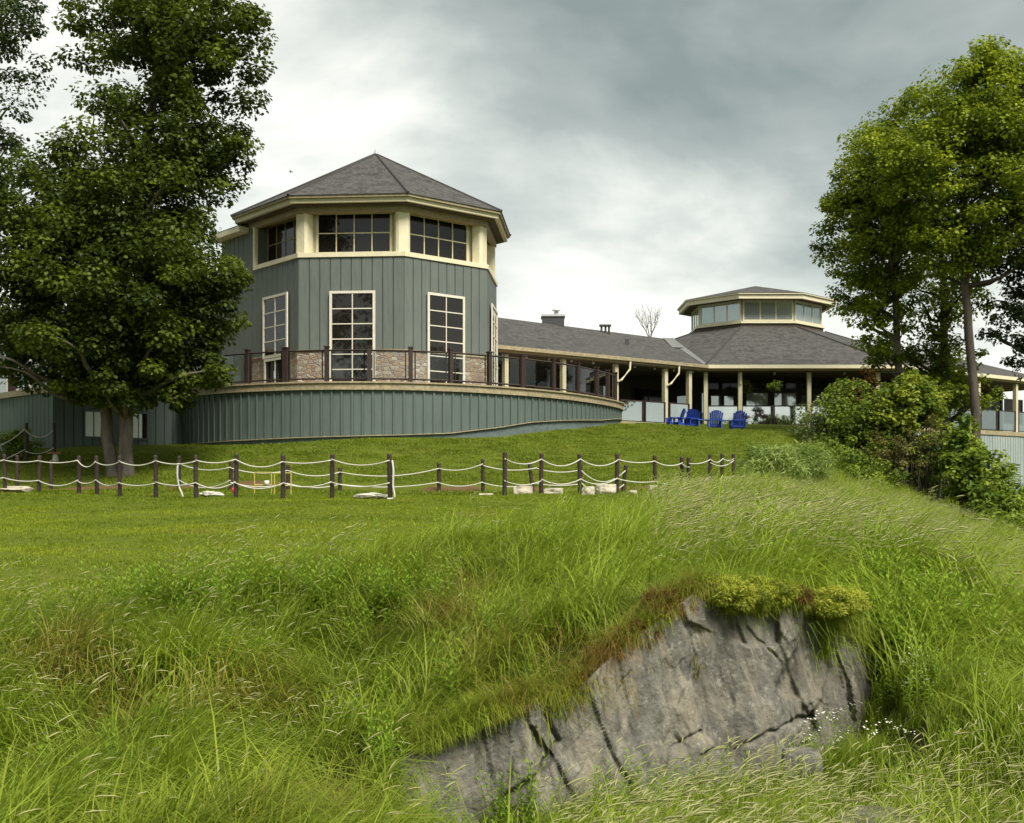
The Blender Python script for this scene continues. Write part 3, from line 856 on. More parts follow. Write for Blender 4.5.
def make_chair():
    r = thing('adirondack_chair', 'x', 'chair', group='blue adirondack chairs by the pavilion')
    mb = MB()
    for i in range(6):
        y0 = -.28 + i * .095; z = .37 - i * .022
        mb.hexa([(-.27, y0, z), (.27, y0, z), (.27, y0 + .085, z - .02), (-.27, y0 + .085, z - .02), (-.27, y0, z + .022), (.27, y0, z + .022), (.27, y0 + .085, z + .002), (-.27, y0 + .085, z + .002)])
    mb.build('seat', M['blue'], r)
    mb = MB()
    for i in range(7):
        x = (i - 3) * .085; h = .76 - .013 * (i - 3) ** 2; fan = 1 + .16
        pt = lambda w, k, d: (x * (1 + .22 * k) + w, .26 + .30 * k + d, .24 + h * k)
        mb.hexa([pt(-.037, 0, 0), pt(.037, 0, 0), pt(.037, 0, .022), pt(-.037, 0, .022), pt(-.044, 1, 0), pt(.044, 1, 0), pt(.044, 1, .022), pt(-.044, 1, .022)])
    mb.box(-.30, .30, .415, .445, .56, .63); mb.box(-.26, .26, .30, .33, .28, .35)
    mb.build('backrest', M['blue'], r)
    for s in (-1, 1):
        mb = MB(); mb.box(s * .36 - .07, s * .36 + .07, -.36, .40, .56, .585); mb.build('armrest', M['blue'], r)
        mb = MB(); mb.box(s * .31 - .02, s * .31 + .02, -.30, -.18, 0, .558); mb.build('leg', M['blue'], r)
        mb = MB(); mb.hexa([(s * .285 - .02, -.28, .30), (s * .285 + .02, -.28, .30), (s * .285 + .02, .55, .0), (s * .285 - .02, .55, .0), (s * .285 - .02, -.28, .40), (s * .285 + .02, -.28, .40), (s * .285 + .02, .62, .06), (s * .285 - .02, .62, .06)]); mb.build('leg', M['blue'], r)
        mb = MB(); mb.box(s * .33 - .02, s * .33 + .02, .34, .40, .24, .558); mb.build('arm_support', M['blue'], r)
    return r


pt_ = MB(); pts = [P(668, 431, 47.0), P(750, 433, 46.4), P(800, 430, 50), P(700, 426, 51.3), P(655, 424, 49)]
chairs = [(673.5, 47.4, -80, 'blue adirondack chair seen side on, farthest left of the group beside the wing post'),
          (681, 47.0, -72, 'blue adirondack chair turned sideways, second from the left beside the wing post'),
          (693, 47.2, 174, 'blue adirondack chair with rounded back, in front of the paired cream posts'),
          (714.5, 47.0, 180, 'blue adirondack chair with rounded back, in front of the glazed double door'),
          (737, 46.4, 186, 'blue adirondack chair with rounded back, rightmost one under the downspout post')]
ch0 = make_chair()
for i, (px, Y, rz, lab) in enumerate(chairs):
    o = ch0 if i == 0 else copy_tree(ch0)
    x = (px - CX) / F * Y
    o.location = (x, Y, gz(x, Y) - .03); o.rotation_euler = (0, 0, math.radians(rz)); o.scale = (.76, .76, .88); o['label'] = lab
def make_table():
    r = thing('side_table', 'x', 'side table', group='light blue side tables')
    mb = MB()
    for i in range(4): mb.box(-.25, .25, -.25 + i * .127, -.25 + i * .127 + .118, .45, .475)
    mb.build('table_top', M['lightblue'], r)
    for sx in (-1, 1):
        for sy in (-1, 1):
            mb = MB(); mb.box(sx * .2 - .025, sx * .2 + .025, sy * .2 - .025, sy * .2 + .025, 0, .448); mb.build('leg', M['lightblue'], r)
    return r
tb0 = make_table()
for i, (px, Y, lab) in enumerate(((703.5, 46.9, 'small light blue side table between the third and fourth blue chairs'), (726, 46.6, 'small light blue side table left of the rightmost blue chair'))):
    o = tb0 if i == 0 else copy_tree(tb0)
    x = (px - CX) / F * Y; o.location = (x, Y, gz(x, Y)); o['label'] = lab
# things on the pavilion porch
pt0 = thing('patio_table', 'dark patio table with umbrella pole stub behind the porch glass', 'table', P(757, 425, 53.2))
pt0.location.z = PZ; ORG[pt0] = Vector(pt0.location)
c = ORG[pt0]
mb = MB(); mb.cyl(c.x, c.y, PZ + .70, PZ + .73, .5, 20); mb.build('table_top', M['vent'], pt0)
mb = MB(); mb.cyl(c.x, c.y, PZ, PZ + .7, .05, 10); mb.cyl(c.x, c.y, PZ, PZ + .04, .3, 16); mb.build('pedestal', M['vent'], pt0)
for i, (px, lab) in enumerate(((768, 'grey slatted porch chair behind the glass, left of the pair'), (786, 'grey slatted porch chair behind the glass, right of the pair'))):
    c = P(px, 425, 53.4); c.z = PZ
    r = thing('porch_chair', lab, 'chair', c, 'porch chairs behind the glass railing')
    mb = MB(); mb.box(c.x - .25, c.x + .25, c.y - .25, c.y + .25, PZ + .42, PZ + .46); mb.build('seat', M['metal'], r)
    mb = MB()
    for k in range(5): mb.box(c.x - .24 + k * .1, c.x - .17 + k * .1, c.y - .25, c.y - .22, PZ + .5, PZ + .92)
    mb.box(c.x - .25, c.x + .25, c.y - .251, c.y - .219, PZ + .9, PZ + .96); mb.build('backrest', M['metal'], r)
    for sx in (-1, 1):
        for sy in (-1, 1):
            mb = MB(); mb.box(c.x + sx * .22 - .02, c.x + sx * .22 + .02, c.y + sy * .22 - .02, c.y + sy * .22 + .02, PZ, PZ + .418); mb.build('leg', M['metal'], r)

# ------------------------------------------------------------------ rope fences
def post_mesh(h=1.0, r=.050):
    mb = MB(); mb.tube([(0, 0, -.25), (0, 0, h - .03), (0, 0, h)], [r, r, r * .8], 10)
    return mb.mesh('post', smooth=False)


PM = post_mesh(.97); PM.materials.append(M['brown'])


def fence(name, label, posts, ropes, group=None, h=.97):
    x0, y0 = (posts[0][0] - CX) / F * posts[0][1], posts[0][1]
    r = thing(name, label, 'fence', (x0, y0, gz(x0, y0)), group)
    o0 = ORG[r]; tops = []
    for i, pp in enumerate(posts):
        px, Y = pp[0], pp[1]; tilt = pp[2] if len(pp) > 2 else random.uniform(-.015, .015); hs = pp[3] if len(pp) > 3 else 1
        x = (px - CX) / F * Y; z = gz(x, Y)
        o = bpy.data.objects.new('post', PM); COL.objects.link(o); o.parent = r
        o.location = Vector((x, Y, z)) - o0; o.rotation_euler = (random.uniform(-.02, .02), tilt, random.uniform(0, 3)); o.scale = (1, 1, hs)
        ORG[o] = o0
        tops.append((Vector((x, Y, z)), Vector((math.sin(tilt), 0, math.cos(tilt))), hs))
    for i, j, fa_, fb_, sag in ropes:
        pa, da, ha = tops[i]; pb, db, hb = tops[j]
        a, b = pa + da * fa_ * h * ha, pb + db * fb_ * h * hb
        a = a + Vector((0, -.065, 0)); b = b + Vector((0, -.065, 0))
        mb = MB(); n = 10
        mb.tube([a.lerp(b, k / n) - Vector((0, 0, sag * 4 * (k / n) * (1 - k / n))) for k in range(n + 1)], .0145, 6)
        mb.build('rope', M['rope'], r, True)
    return r, tops


def spans(n, sg=.09, skip=(), hi=.86, lo=.36):
    out = []
    for i in range(n - 1):
        if i in skip: continue
        out.append((i, i + 1, hi + random.uniform(-.03, .03), hi + random.uniform(-.03, .03), sg * random.uniform(.45, 1.5)))
        out.append((i, i + 1, lo + random.uniform(-.03, .03), lo + random.uniform(-.03, .03), sg * random.uniform(.4, 1.5)))
    return out


FP = [(-40, 32.5), (5, 31.5), (39, 30.8), (79, 30.2), (97, 29.8), (120, 28.4), (156, 27.6), (196, 26.8), (236, 26.6), (283, 26.3), (332, 26.0), (390, 25.2)]
fence('rope_fence', 'brown post and white rope fence stretching along the green from the left edge', FP, spans(len(FP), .10))
FP2 = [(504.5, 26.4), (541, 28.3), (580, 29), (617, 29.4), (655, 29.8), (682, 30.2), (688, 30.0, .03), (710, 33), (722, 33.6), (733.5, 34)]
fence('rope_fence', 'white rope fence on the right, with boulders at its feet and clustered end posts', FP2, spans(len(FP2), .11, skip=(5,)) + [(5, 6, .8, .74, .02), (7, 9, .75, .8, .12)])
FP3 = [(17, 32.8, 0, .98), (51, 32.4, 0, .85), (179, 31.4, 0, .92), (231, 30.2, 0, .75), (288, 30.6, 0, .68), (340, 31, 0, .62), (439, 31.2, 0, .74), (483, 31.0, 0, .88), (533, 31.0, .16, .8), (580.5, 31, 0, .75), (623, 31, .10, .74)]
fence('rope_fence', 'rear rope fence along the bare earth bank, with a leaning post among the boulders', FP3,
      [(2, 3, .78, .8, .12), (3, 4, .78, .78, .1), (4, 5, .78, .8, .12), (5, 6, .8, .8, .15), (6, 7, .8, .85, .1), (7, 8, .8, .82, .09), (8, 9, .8, .8, .08), (9, 10, .8, .8, .3), (2, 3, .3, .35, .2),
       (3, 4, .28, .28, .1), (4, 5, .28, .28, .1), (5, 6, .28, .3, .1), (6, 7, .28, .3, .1), (7, 8, .28, .3, .1), (8, 9, .3, .3, .05), (9, 10, .35, .3, .25)])
FP4 = [(-30, 35.5), (26, 35.8, 0, 1.25), (54.5, 36.3, 0, 1.1)]
fence('rope_fence', 'short rope fence climbing the bank beside the low green bush', FP4, [(0, 1, .6, .85, .25), (1, 2, .82, .8, .22), (0, 1, .1, .35, .15), (1, 2, .3, .3, .12)])

# loose rope, frames and boulders beside the fence
def rope_heap(label, c, w, n=90):
    r_ = random.Random(int(c[0] * 100)); mb = MB(); pts = []
    for i in range(n):
        t_ = i / n; a = i * .9 + r_.uniform(-.4, .4)
        pts.append((c[0] + math.cos(a) * w * (.35 + .65 * r_.random()) * (1 - .2 * t_), c[1] + math.sin(a) * .16 * (.5 + r_.random() * .5), c[2] + .03 + .10 * r_.random() * (1 - abs(math.cos(a)) * .5)))
    mb.tube(catmull(pts, 3), .02, 5)
    tag(mb.build('rope_heap', M['rope'], None, True), label, 'rope')


for px, Y, w, lab in ((211, 27.6, .30, 'tangled heap of white rope on grass between two posts near the maple'), (372, 25.5, .42, 'white rope lying flat on grass at the foot of the tallest fence post')):
    x = (px - CX) / F * Y; rope_heap(lab, (x, Y, gz(x, Y)), w)
mb = MB(); x = (392.5 - CX) / F * 25.2; z = gz(x, 25.2)
mb.tube(catmull([(x, 25.15, z + .82), (x + .03, 25.1, z + .6), (x + .02, 25.1, z + .3), (x + .05, 25.08, z + .05), (x - .1, 25.05, z + .02)], 5), .022, 6)
tag(mb.build('hanging_rope', M['rope'], None, True), 'white rope hanging straight down beside the tallest fence post', 'rope')
mb = MB(); x = (179 - CX) / F * 27.4; z = gz(x, 27.4)
mb.tube(catmull([(x, 27.3, z + .78), (x - .01, 27.3, z + .5), (x + .03, 27.3, z + .25), (x + .12, 27.2, z + .1), (x + .17, 27.1, z + .02)], 5), .022, 6)
tag(mb.build('hanging_rope', M['rope'], None, True), 'loose white rope dangling from the fence rope to the grass, left of the heap', 'rope')


def yellow_frame(px0, px1, Y, lab):
    a, b = (px0 - CX) / F * Y, (px1 - CX) / F * Y; z = gz((a + b) / 2, Y)
    r = thing('yellow_stand', lab, 'stand', ((a + b) / 2, Y, z), 'yellow stands behind the rope fence')
    for x in (a, b):
        mb = MB(); mb.tube([(x, Y, z), (x, Y, z + .52)], .013, 6); mb.build('leg', M['yellow'], r)
    mb = MB(); mb.tube([(a, Y, z + .52), (b, Y, z + .52)], .014, 6); mb.build('top_rail', M['yellow'], r)
    mb = MB(); mb.tube([(a, Y, z + .22), (b, Y, z + .22)], .016, 6); mb.build('lower_rail', M['yellow'], r)


yellow_frame(254.5, 271.5, 28.8, 'thin yellow frame stand behind the fence, left one of the pair with white cup')
yellow_frame(274.5, 291, 28.6, 'thin yellow frame stand partly behind a fence post, right one of the pair')
x = (266.5 - CX) / F * 28.7; z = gz(x, 28.7)
mb = MB(); mb.tube([(x, 28.74, z + .20), (x, 28.74, z + .33)], [.05, .062], 12)
tag(mb.build('white_cup', M['white'], None, True), 'small white cup hung on the left yellow stand', 'cup')
x = (233 - CX) / F * 29.4; z = gz(x, 29.4)
mb = MB(); mb.tube([(x, 29.4, z - .02), (x, 29.4, z + .09), (x, 29.4, z + .12)], [.035, .032, .02], 10)
tag(mb.build('red_marker', M['red'], None, True), 'small red marker on grass behind a fence post', 'marker')
c = P(55.5, 452, 35.9); c.z = gz(c.x, c.y)
st = thing('garden_stool', 'low reddish plank stool on pale pedestal beside grey siding', 'stool', c)
mb = MB(); mb.box(c.x - .22, c.x + .22, c.y - .14, c.y + .14, c.z + .26, c.z + .30); mb.build('seat', simple('red_wood', (.33, .13, .07), .7), st)
mb = MB(); mb.tube([(c.x, c.y, c.z - .03), (c.x, c.y, c.z + .258)], [.11, .065], 12); mb.build('pedestal', M['white'], st)


def boulder(label, c, s, seed, name='boulder', mat='boulder', group=None):
    import bmesh
    bm = bmesh.new(); bmesh.ops.create_icosphere(bm, subdivisions=4, radius=1)
    for v_ in bm.verts:
        p = v_.co.copy()
        d = mnoise.noise(p * 1.1 + Vector((seed, 0, 0))) * .45 + mnoise.noise(p * 3 + Vector((0, seed, 0))) * .12
        ce = mnoise.voronoi(p * 1.3 + Vector((seed, seed, 0)))[0]
        p *= 1 + d - .25 * (ce[1] - ce[0] < .0)
        p.x = max(-.85, min(.85, p.x)); p.z = max(-.7, min(.72, p.z))
        v_.co = Vector((p.x * s[0], p.y * s[1], p.z * s[2])) + Vector(c)
    me = bpy.data.meshes.new(name); bm.to_mesh(me); bm.free()
    return tag(link(name, me, M[mat]), label, 'boulder', group)


for i, (px, Y, sx, sz, lab) in enumerate(((523, 28.6, .25, .17, 'flat pale boulder right of the post where the right fence begins'), (553.5, 28.9, .25, .12, 'low tan boulder lying between two fence posts'), (588, 28.3, .16, .16, 'small white boulder leaning toward a larger pale slab'),
                                  (606, 29.0, .26, .18, 'broad pale boulder under a drooping rope'), (633, 29.0, .10, .07, 'tiny pale stone half sunk in the grass by the fence'), (653, 29.0, .13, .19, 'upright rounded boulder against the foot of a fence post'),
                                  (672, 29.4, .22, .06, 'flat sliver of stone in front of the twin posts'), (486, 28.5, .18, .05, 'thin flat stone left of the right fence'), (8, 31.0, .6, .08, 'flat grey kerb stone at the left fence foot'), (20, 32, .35, .10, 'grey stone behind the leftmost fence post'))):
    x = (px - CX) / F * Y
    boulder(lab, (x, Y, gz(x, Y) + sz * .45), (sx * 1.1, sx * .7, sz * 1.15), i * 3.7 + 1, 'boulder', group='boulders along the rope fence')

# ------------------------------------------------------------------ rock outcrop
def rock_top_z(x):
    y = rock_y(x) + .3; px = CX + F * x / y
    py = np.interp(px, [380, 425, 470, 520, 545, 552, 575, 600, 640, 670, 692, 705, 735, 765, 800, 815, 835, 860, 900], [770, 742, 722, 704, 697, 712, 690, 664, 634, 612, 594, 598, 610, 612, 606, 618, 628, 642, 670])
    return (HY - py) / F * y


NU, NVr = 480, 250
us = np.linspace(-1.0, 3.5, NU); kk_ = np.linspace(0, 1, NVr)
zt = rock_top_z(us); zf = -2.75; yb = rock_y(us)
face = kk_ < .86
BX = np.repeat(us[None], NVr, 0); BZ = np.empty((NVr, NU)); BY = np.empty((NVr, NU)); BW = np.empty((NVr, NU))
for j, k in enumerate(kk_):
    if k < .86:
        BZ[j] = zf + (zt - zf) * (k / .86) ** .95; BY[j] = yb + .216 * (BZ[j] + 2.3); BW[j] = 1
    else:
        q = (k - .86) / .14
        BZ[j] = zt - .10 * q ** 2 - .35 * q ** 3; BY[j] = yb + .216 * (zt + 2.3) + .9 * q; BW[j] = 1 - q
nz3 = lambda sc_, sd_, sx_=1, sz_=1: np.array([mnoise.noise(Vector((a * sc_ * sx_, b * sc_ * sz_, sd_))) for a, b in zip(BX.ravel(), BZ.ravel())]).reshape(NVr, NU)
j1, j2 = nz3(2.6, 1.7), nz3(11, 3.1)
PXr = CX + F * BX / BY + 5 * j1 + 2.2 * j2; PYr = HY - F * BZ / BY + 5 * nz3(2.6, 9.3) + 2.2 * nz3(11, 7.7)
# joints of the rock: polyline, width, depth
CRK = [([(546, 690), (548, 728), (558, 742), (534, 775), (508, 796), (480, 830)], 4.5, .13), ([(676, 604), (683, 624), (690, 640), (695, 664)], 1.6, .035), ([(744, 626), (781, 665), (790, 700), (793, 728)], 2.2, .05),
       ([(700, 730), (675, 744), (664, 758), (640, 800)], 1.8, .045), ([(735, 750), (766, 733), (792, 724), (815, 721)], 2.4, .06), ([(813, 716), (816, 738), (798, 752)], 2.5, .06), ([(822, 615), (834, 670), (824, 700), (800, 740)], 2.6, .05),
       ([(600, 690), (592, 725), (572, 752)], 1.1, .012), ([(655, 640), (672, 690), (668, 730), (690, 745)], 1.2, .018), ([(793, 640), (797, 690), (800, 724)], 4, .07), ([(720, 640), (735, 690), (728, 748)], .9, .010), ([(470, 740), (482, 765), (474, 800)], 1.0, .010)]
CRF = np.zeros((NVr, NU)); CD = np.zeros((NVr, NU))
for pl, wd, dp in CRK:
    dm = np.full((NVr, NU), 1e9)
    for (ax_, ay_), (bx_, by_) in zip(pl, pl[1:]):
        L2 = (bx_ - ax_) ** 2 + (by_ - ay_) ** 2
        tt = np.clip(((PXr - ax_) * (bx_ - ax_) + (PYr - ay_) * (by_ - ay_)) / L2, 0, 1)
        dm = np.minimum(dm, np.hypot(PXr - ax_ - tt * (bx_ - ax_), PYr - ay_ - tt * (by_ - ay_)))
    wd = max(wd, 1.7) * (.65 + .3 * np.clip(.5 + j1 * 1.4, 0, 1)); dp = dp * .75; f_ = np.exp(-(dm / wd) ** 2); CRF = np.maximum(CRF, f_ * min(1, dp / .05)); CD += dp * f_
# slabs: every block has its own plane
seeds = np.array([(470, 770, -.10), (590, 720, .02), (640, 690, .0), (730, 670, -.01), (700, 700, .0), (745, 735, .05), (770, 650, .01), (815, 660, -.10), (848, 665, -.04), (700, 775, .10), (620, 790, .05), (805, 738, -.02), (545, 800, .08), (770, 770, .12)])
sl_ = np.random.default_rng(4).uniform(-1, 1, (len(seeds), 2)) * np.array([.0009, .0006])
D_ = np.stack([np.hypot((PXr - a + (PYr - b) * .3) * 1.15, (PYr - b) * .8) for a, b, _ in seeds])
H_ = np.stack([c + p * (PXr - a) + q * (PYr - b) for (a, b, c), (p, q) in zip(seeds, sl_)])
Wt = np.exp(-(D_ - D_.min(0)) / 4.0); SL = (H_ * Wt).sum(0) / Wt.sum(0)
fa2 = np.zeros((NVr, NU))
for fs, am, dip in ((1.7, .20, .45), (4.5, .075, .35), (11, .022, .2)):
    o_ = []
    for xx, zz in zip(BX.ravel(), BZ.ravel()):
        pv_ = Vector((xx * fs * 1.5 + zz * fs * dip, zz * fs * .5, fs)); dd, pp = mnoise.voronoi(pv_); h1 = mnoise.cell_vector(pp[0] * 7.3); rel = pv_ - pp[0]
        o_.append((h1.x - .5) * rel.x + (h1.y - .5) * rel.y + (h1.z - .5) * .22)
    o_ = np.array(o_).reshape(NVr, NU)
    for _ in range(1):
        q_ = np.pad(o_, 1, mode='edge'); o_ = sum(q_[a_:a_ + NVr, b_:b_ + NU] for a_ in range(3) for b_ in range(3)) / 9
    fa2 += am * o_
strata = nz3(5, 2.2, 1.4, .25) * .018 + nz3(16, 5.2, 1.3, .3) * .007 + nz3(30, 6.1) * .004
OUT = (SL * .9 - CD + fa2 + strata) * (.3 + .7 * BW)
rv = np.stack([BX, BY - OUT, BZ + .015 * j2 * (1 - BW * .7)], -1).reshape(-1, 3)
vein = np.exp(-((PXr - np.interp(PYr, [640, 775], [634, 620])) / 4.5) ** 2) * (.55 + .45 * nz3(7, 8.8)) + .55 * np.exp(-((PXr - np.interp(PYr, [590, 760], [722, 700])) / 2.2) ** 2) * (nz3(5, 18.8) > 0)
rv = np.array(rv)
ii = (np.arange(NVr - 1)[:, None] * NU + np.arange(NU - 1)[None]).ravel()
rfc = np.c_[ii, ii + 1, ii + NU + 1, ii + NU]
t = NT('grey_bedrock'); v = t.coord(); vs = t.coord(scale=(1, 1, .35))
mp = t.n('ShaderNodeMapping'); mp.inputs['Rotation'].default_value = (0, math.radians(18), 0); t.l(t.coord(), mp.inputs[0])
mp2 = t.n('ShaderNodeMapping'); mp2.inputs['Scale'].default_value = (1, 1, .22); t.l(mp.outputs[0], mp2.inputs[0])
n1 = t.noise(v, 5, 8, .72); n2 = t.noise(mp2.outputs[0], 6, 6, .65); n3 = t.noise(v, 1.4, 4, .6); n4 = t.noise(v, 40, 6, .75)
c = t.mix(t.ramp(n1, [(.32, 0.), (.68, 1.)]), (.072, .070, .060), (.198, .190, .158))
c = t.mix(t.ramp(n2, [(.5, 0.), (.62, .8)]), c, (.27, .245, .185))
c = t.mix(t.ramp(n2, [(.30, .75), (.46, 0.)]), c, (.075, .07, .066))
c = t.mix(t.ramp(n3, [(.48, 0.), (.7, .5)]), c, (.17, .14, .095))
c = t.mix(t.ramp(n4, [(.6, 0.), (.70, .75)]), c, (.36, .35, .29))
c = t.mix(t.ramp(n4, [(.28, .6), (.4, 0.)]), c, (.05, .05, .045))
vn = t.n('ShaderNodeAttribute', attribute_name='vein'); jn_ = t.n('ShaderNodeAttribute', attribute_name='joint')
c = t.mix(t.ramp(vn.outputs['Fac'], [(.25, 0.), (.8, .75)]), c, (.29, .265, .20))
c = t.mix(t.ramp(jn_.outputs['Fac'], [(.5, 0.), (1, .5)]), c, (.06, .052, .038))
n5 = t.noise(v, 11, 6, .7); n6 = t.noise(mp2.outputs[0], 15, 5, .7)
c = t.mix(t.ramp(n5, [(.56, 0.), (.64, .6)]), c, (.31, .30, .245))
c = t.mix(t.ramp(n6, [(.58, 0.), (.68, .55)]), c, (.05, .048, .042))
M['rock'] = t.done(t.bsdf(c, .88, .25, t.mix(.45, n1, n4), .8, .05))
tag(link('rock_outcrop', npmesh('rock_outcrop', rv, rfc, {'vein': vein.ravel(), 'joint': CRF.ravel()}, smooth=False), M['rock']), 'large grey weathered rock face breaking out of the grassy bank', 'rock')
c = P(868, 800, 7.9); boulder('pale grey rock half hidden by seeding grass below the rock face', (c.x, c.y, gz(c.x, c.y) + .08), (.26, .2, .2), 31, 'low_rock', 'rock')
c = P(800, 735, 9.3); boulder('dark angular rock fallen at the right foot of the rock face', (c.x, c.y, gz(c.x, c.y) + .12), (.17, .15, .27), 44, 'low_rock', 'rock')

# ------------------------------------------------------------------ foliage generator
LT = np.array([(0, 0, 0), (.40, .40, .10), (1, 0, -.16), (.40, -.40, .10)])
LF = np.array([(0, 2, 1), (0, 3, 2)])
# five pointed leaf for broadleaf crowns
LT5 = np.array([(0, 0, 0), (.30, .46, .07), (.52, .20, .03), (.62, .42, .05), (1, 0, -.15), (.62, -.42, .05), (.52, -.20, .03), (.30, -.46, .07)])
LF5 = np.array([(0, 2, 1), (0, 4, 2), (2, 4, 3), (0, 7, 6), (0, 6, 4), (6, 5, 4)])
LN = np.array([(0, 0, 0), (.5, .10, .02), (1, 0, -.06), (.5, -.10, .02)])


def leaves(pos, nrm_, axis, size, T=LT, FF=LF):
    n = len(pos)
    nrm_ = nrm_ / (np.linalg.norm(nrm_, axis=1)[:, None] + 1e-9)
    ax = axis - nrm_ * (axis * nrm_).sum(1)[:, None]
    ax /= np.linalg.norm(ax, axis=1)[:, None] + 1e-9
    sd_ = np.cross(nrm_, ax)
    s = np.asarray(size).reshape(-1, 1, 1)
    V = pos[:, None] + s * (T[None, :, 0:1] * ax[:, None] + T[None, :, 1:2] * sd_[:, None] + T[None, :, 2:3] * nrm_[:, None])
    k = len(T)
    Fc = (np.arange(n)[:, None, None] * k + FF[None]).reshape(-1, 3)
    return V.reshape(-1, 3), Fc, k


def clump_leaves(cent, rad, per, leaf, upb=.9, flat=.62, T=LT5, FF=LF5, tint0=None, rs=None, shell=.35):
    r_ = rs or rng
    n = len(cent); N = n * per
    d = r_.normal(size=(N, 3)); d /= np.linalg.norm(d, axis=1)[:, None]
    rr_ = r_.random(N) ** shell
    R = np.repeat(rad, per)
    off_ = d * (rr_ * R)[:, None]; off_[:, 2] *= flat
    pos = np.repeat(cent, per, 0) + off_
    nr = d * .55 + np.array([0, 0, upb]) + r_.normal(size=(N, 3)) * .42
    ax = d * .8 + np.array([0, 0, -.35]) + r_.normal(size=(N, 3)) * .5
    sz = leaf * r_.uniform(.65, 1.3, N)
    V, Fc, k = leaves(pos, nr, ax, sz, T, FF)
    base = tint0 if tint0 is not None else np.clip(r_.normal(.45, .28, n), 0, 1)
    ti = np.clip(np.repeat(base, per) + r_.normal(0, .17, N), 0, 1)
    return V, Fc, np.repeat(ti, k)


def ell_points(ells, rs, shell=.45):
    cs, rads = [], []
    for px, py, Y, rx, ry, ryd, n, cr in ells:
        c = P(px, py, Y); ax, az = rx / F * Y, ry / F * Y
        d = rs.normal(size=(n, 3)); d /= np.linalg.norm(d, axis=1)[:, None]
        rr_ = rs.random(n) ** shell
        cs.append(np.array(c) + d * rr_[:, None] * np.array([ax, ryd, az]))
        rads.append(cr * rs.uniform(.6, 1.25, n))
    return np.concatenate(cs), np.concatenate(rads)


def tree(name, label, trunks, ells, leafmat, bark, per=70, leaf=.17, group=None, seed=1, limbs=80, limb_r=.05, upb=.9, cat='tree', sub=True, leafT=(LT5, LF5)):
    rs = np.random.default_rng(seed)
    b = trunks[0][0][0]
    r = thing(name, label, cat, b, group)
    o0 = np.array(ORG[r])
    C_, Rd = ell_points(ells, rs)
    kp = rs.random(len(C_)) < .80; C_, Rd = C_[kp], Rd[kp] * rs.uniform(.8, 1.12, kp.sum())
    mb = MB(); tp = []
    for pts, rad in trunks:
        n = len(pts); P_ = catmull([tuple(p) for p in pts], 4)
        rr_ = list(np.interp(np.linspace(0, n - 1, len(P_)), range(n), rad))
        P_ = [tuple(np.array(p) + rs.normal(0, .02, 3) * (0 if i < 2 else 1)) for i, p in enumerate(P_)]
        # root flare
        P_ = [(P_[0][0], P_[0][1], P_[0][2] - .3)] + P_; rr_ = [rr_[0] * 1.35] + [rr_[0] * 1.15] + rr_[1:]
        mb.tube(P_, rr_, 12); tp += [(np.array(p), q) for p, q in zip(P_, rr_)]
    TPt = np.array([p for p, _ in tp]); TR_ = np.array([q for _, q in tp])
    idx = rs.permutation(len(C_))[:limbs]
    for i in idx:
        c = C_[i]
        d = np.linalg.norm((TPt - c) * [1, 1, .75], axis=1) + np.where(TPt[:, 2] > c[2] - .25 * np.hypot(*(TPt[:, :2] - c[:2]).T), 6, 0)
        j = int(np.argmin(d)); a = TPt[j]
        if np.linalg.norm(c - a) > 3.6 or abs(c[2] - a[2]) > 2.6: continue
        m1 = a * .6 + c * .4 + np.array([0, 0, -.06 * np.linalg.norm(c - a)]) + rs.normal(0, .12, 3); m2 = a * .25 + c * .75 + rs.normal(0, .15, 3)
        r0 = min(TR_[j] * .6, limb_r * (1 + .35 * np.linalg.norm(c - a)))
        mb.tube(catmull([tuple(a), tuple(m1), tuple(m2), tuple(c)], 3), list(np.linspace(r0, .012, 10)), 6)
    mb.build('trunk', M[bark], r, True)
    V, Fc, ti = clump_leaves(C_, Rd, per, leaf, upb=upb, rs=rs, T=leafT[0], FF=leafT[1])
    link('crown', npmesh('crown', V - o0, Fc, {'tint': ti}), M[leafmat], r)
    return r


def G(px, Y):
    x = (px - CX) / F * Y
    return Vector((x, Y, gz(x, Y)))


# left maple, two trunks from one foot
b1, b2 = G(113, 34.3), G(127, 34.2)
tree('maple_tree', 'large dark green maple with two trunks on the lawn, left of the tower', [
    ([b2, P(126, 420, 34.2), P(124, 340, 34.3), P(130, 240, 34.4), P(150, 120, 34.5), P(165, 0, 34.5), P(170, -90, 34.5)], [.21, .19, .18, .16, .13, .08, .04]),
    ([b1, P(106, 420, 34.4), P(98, 360, 34.5), P(85, 260, 34.6), P(75, 170, 34.6)], [.185, .165, .15, .11, .05])],
     [(160, 20, 34.5, 98, 105, 2.6, 165, .55), (203, 60, 34.2, 66, 80, 2.2, 60, .55), (152, 165, 34.3, 92, 78, 2.9, 150, .68), (60, 215, 34.4, 62, 62, 2.5, 75, .6),
      (117, 255, 34.2, 112, 88, 3.3, 250, .70), (45, 300, 34.3, 72, 55, 2.6, 85, .62), (176, 300, 34.0, 52, 60, 2.6, 105, .62), (112, 345, 34.2, 96, 46, 3.0, 140, .6),
      (217, 155, 34.2, 34, 40, 1.5, 34, .5), (220, 285, 34, 28, 34, 1.3, 30, .5), (20, 350, 34.5, 42, 32, 2.2, 30, .45), (150, 385, 34, 55, 26, 2.2, 42, .42), (206, 365, 34, 20, 22, 1.2, 14, .36), (75, 382, 34, 22, 22, 1.2, 10, .36)],
     'leaf_maple', 'bark_grey', per=135, leaf=.118, seed=3, limbs=150)
b = G(-46, 39)
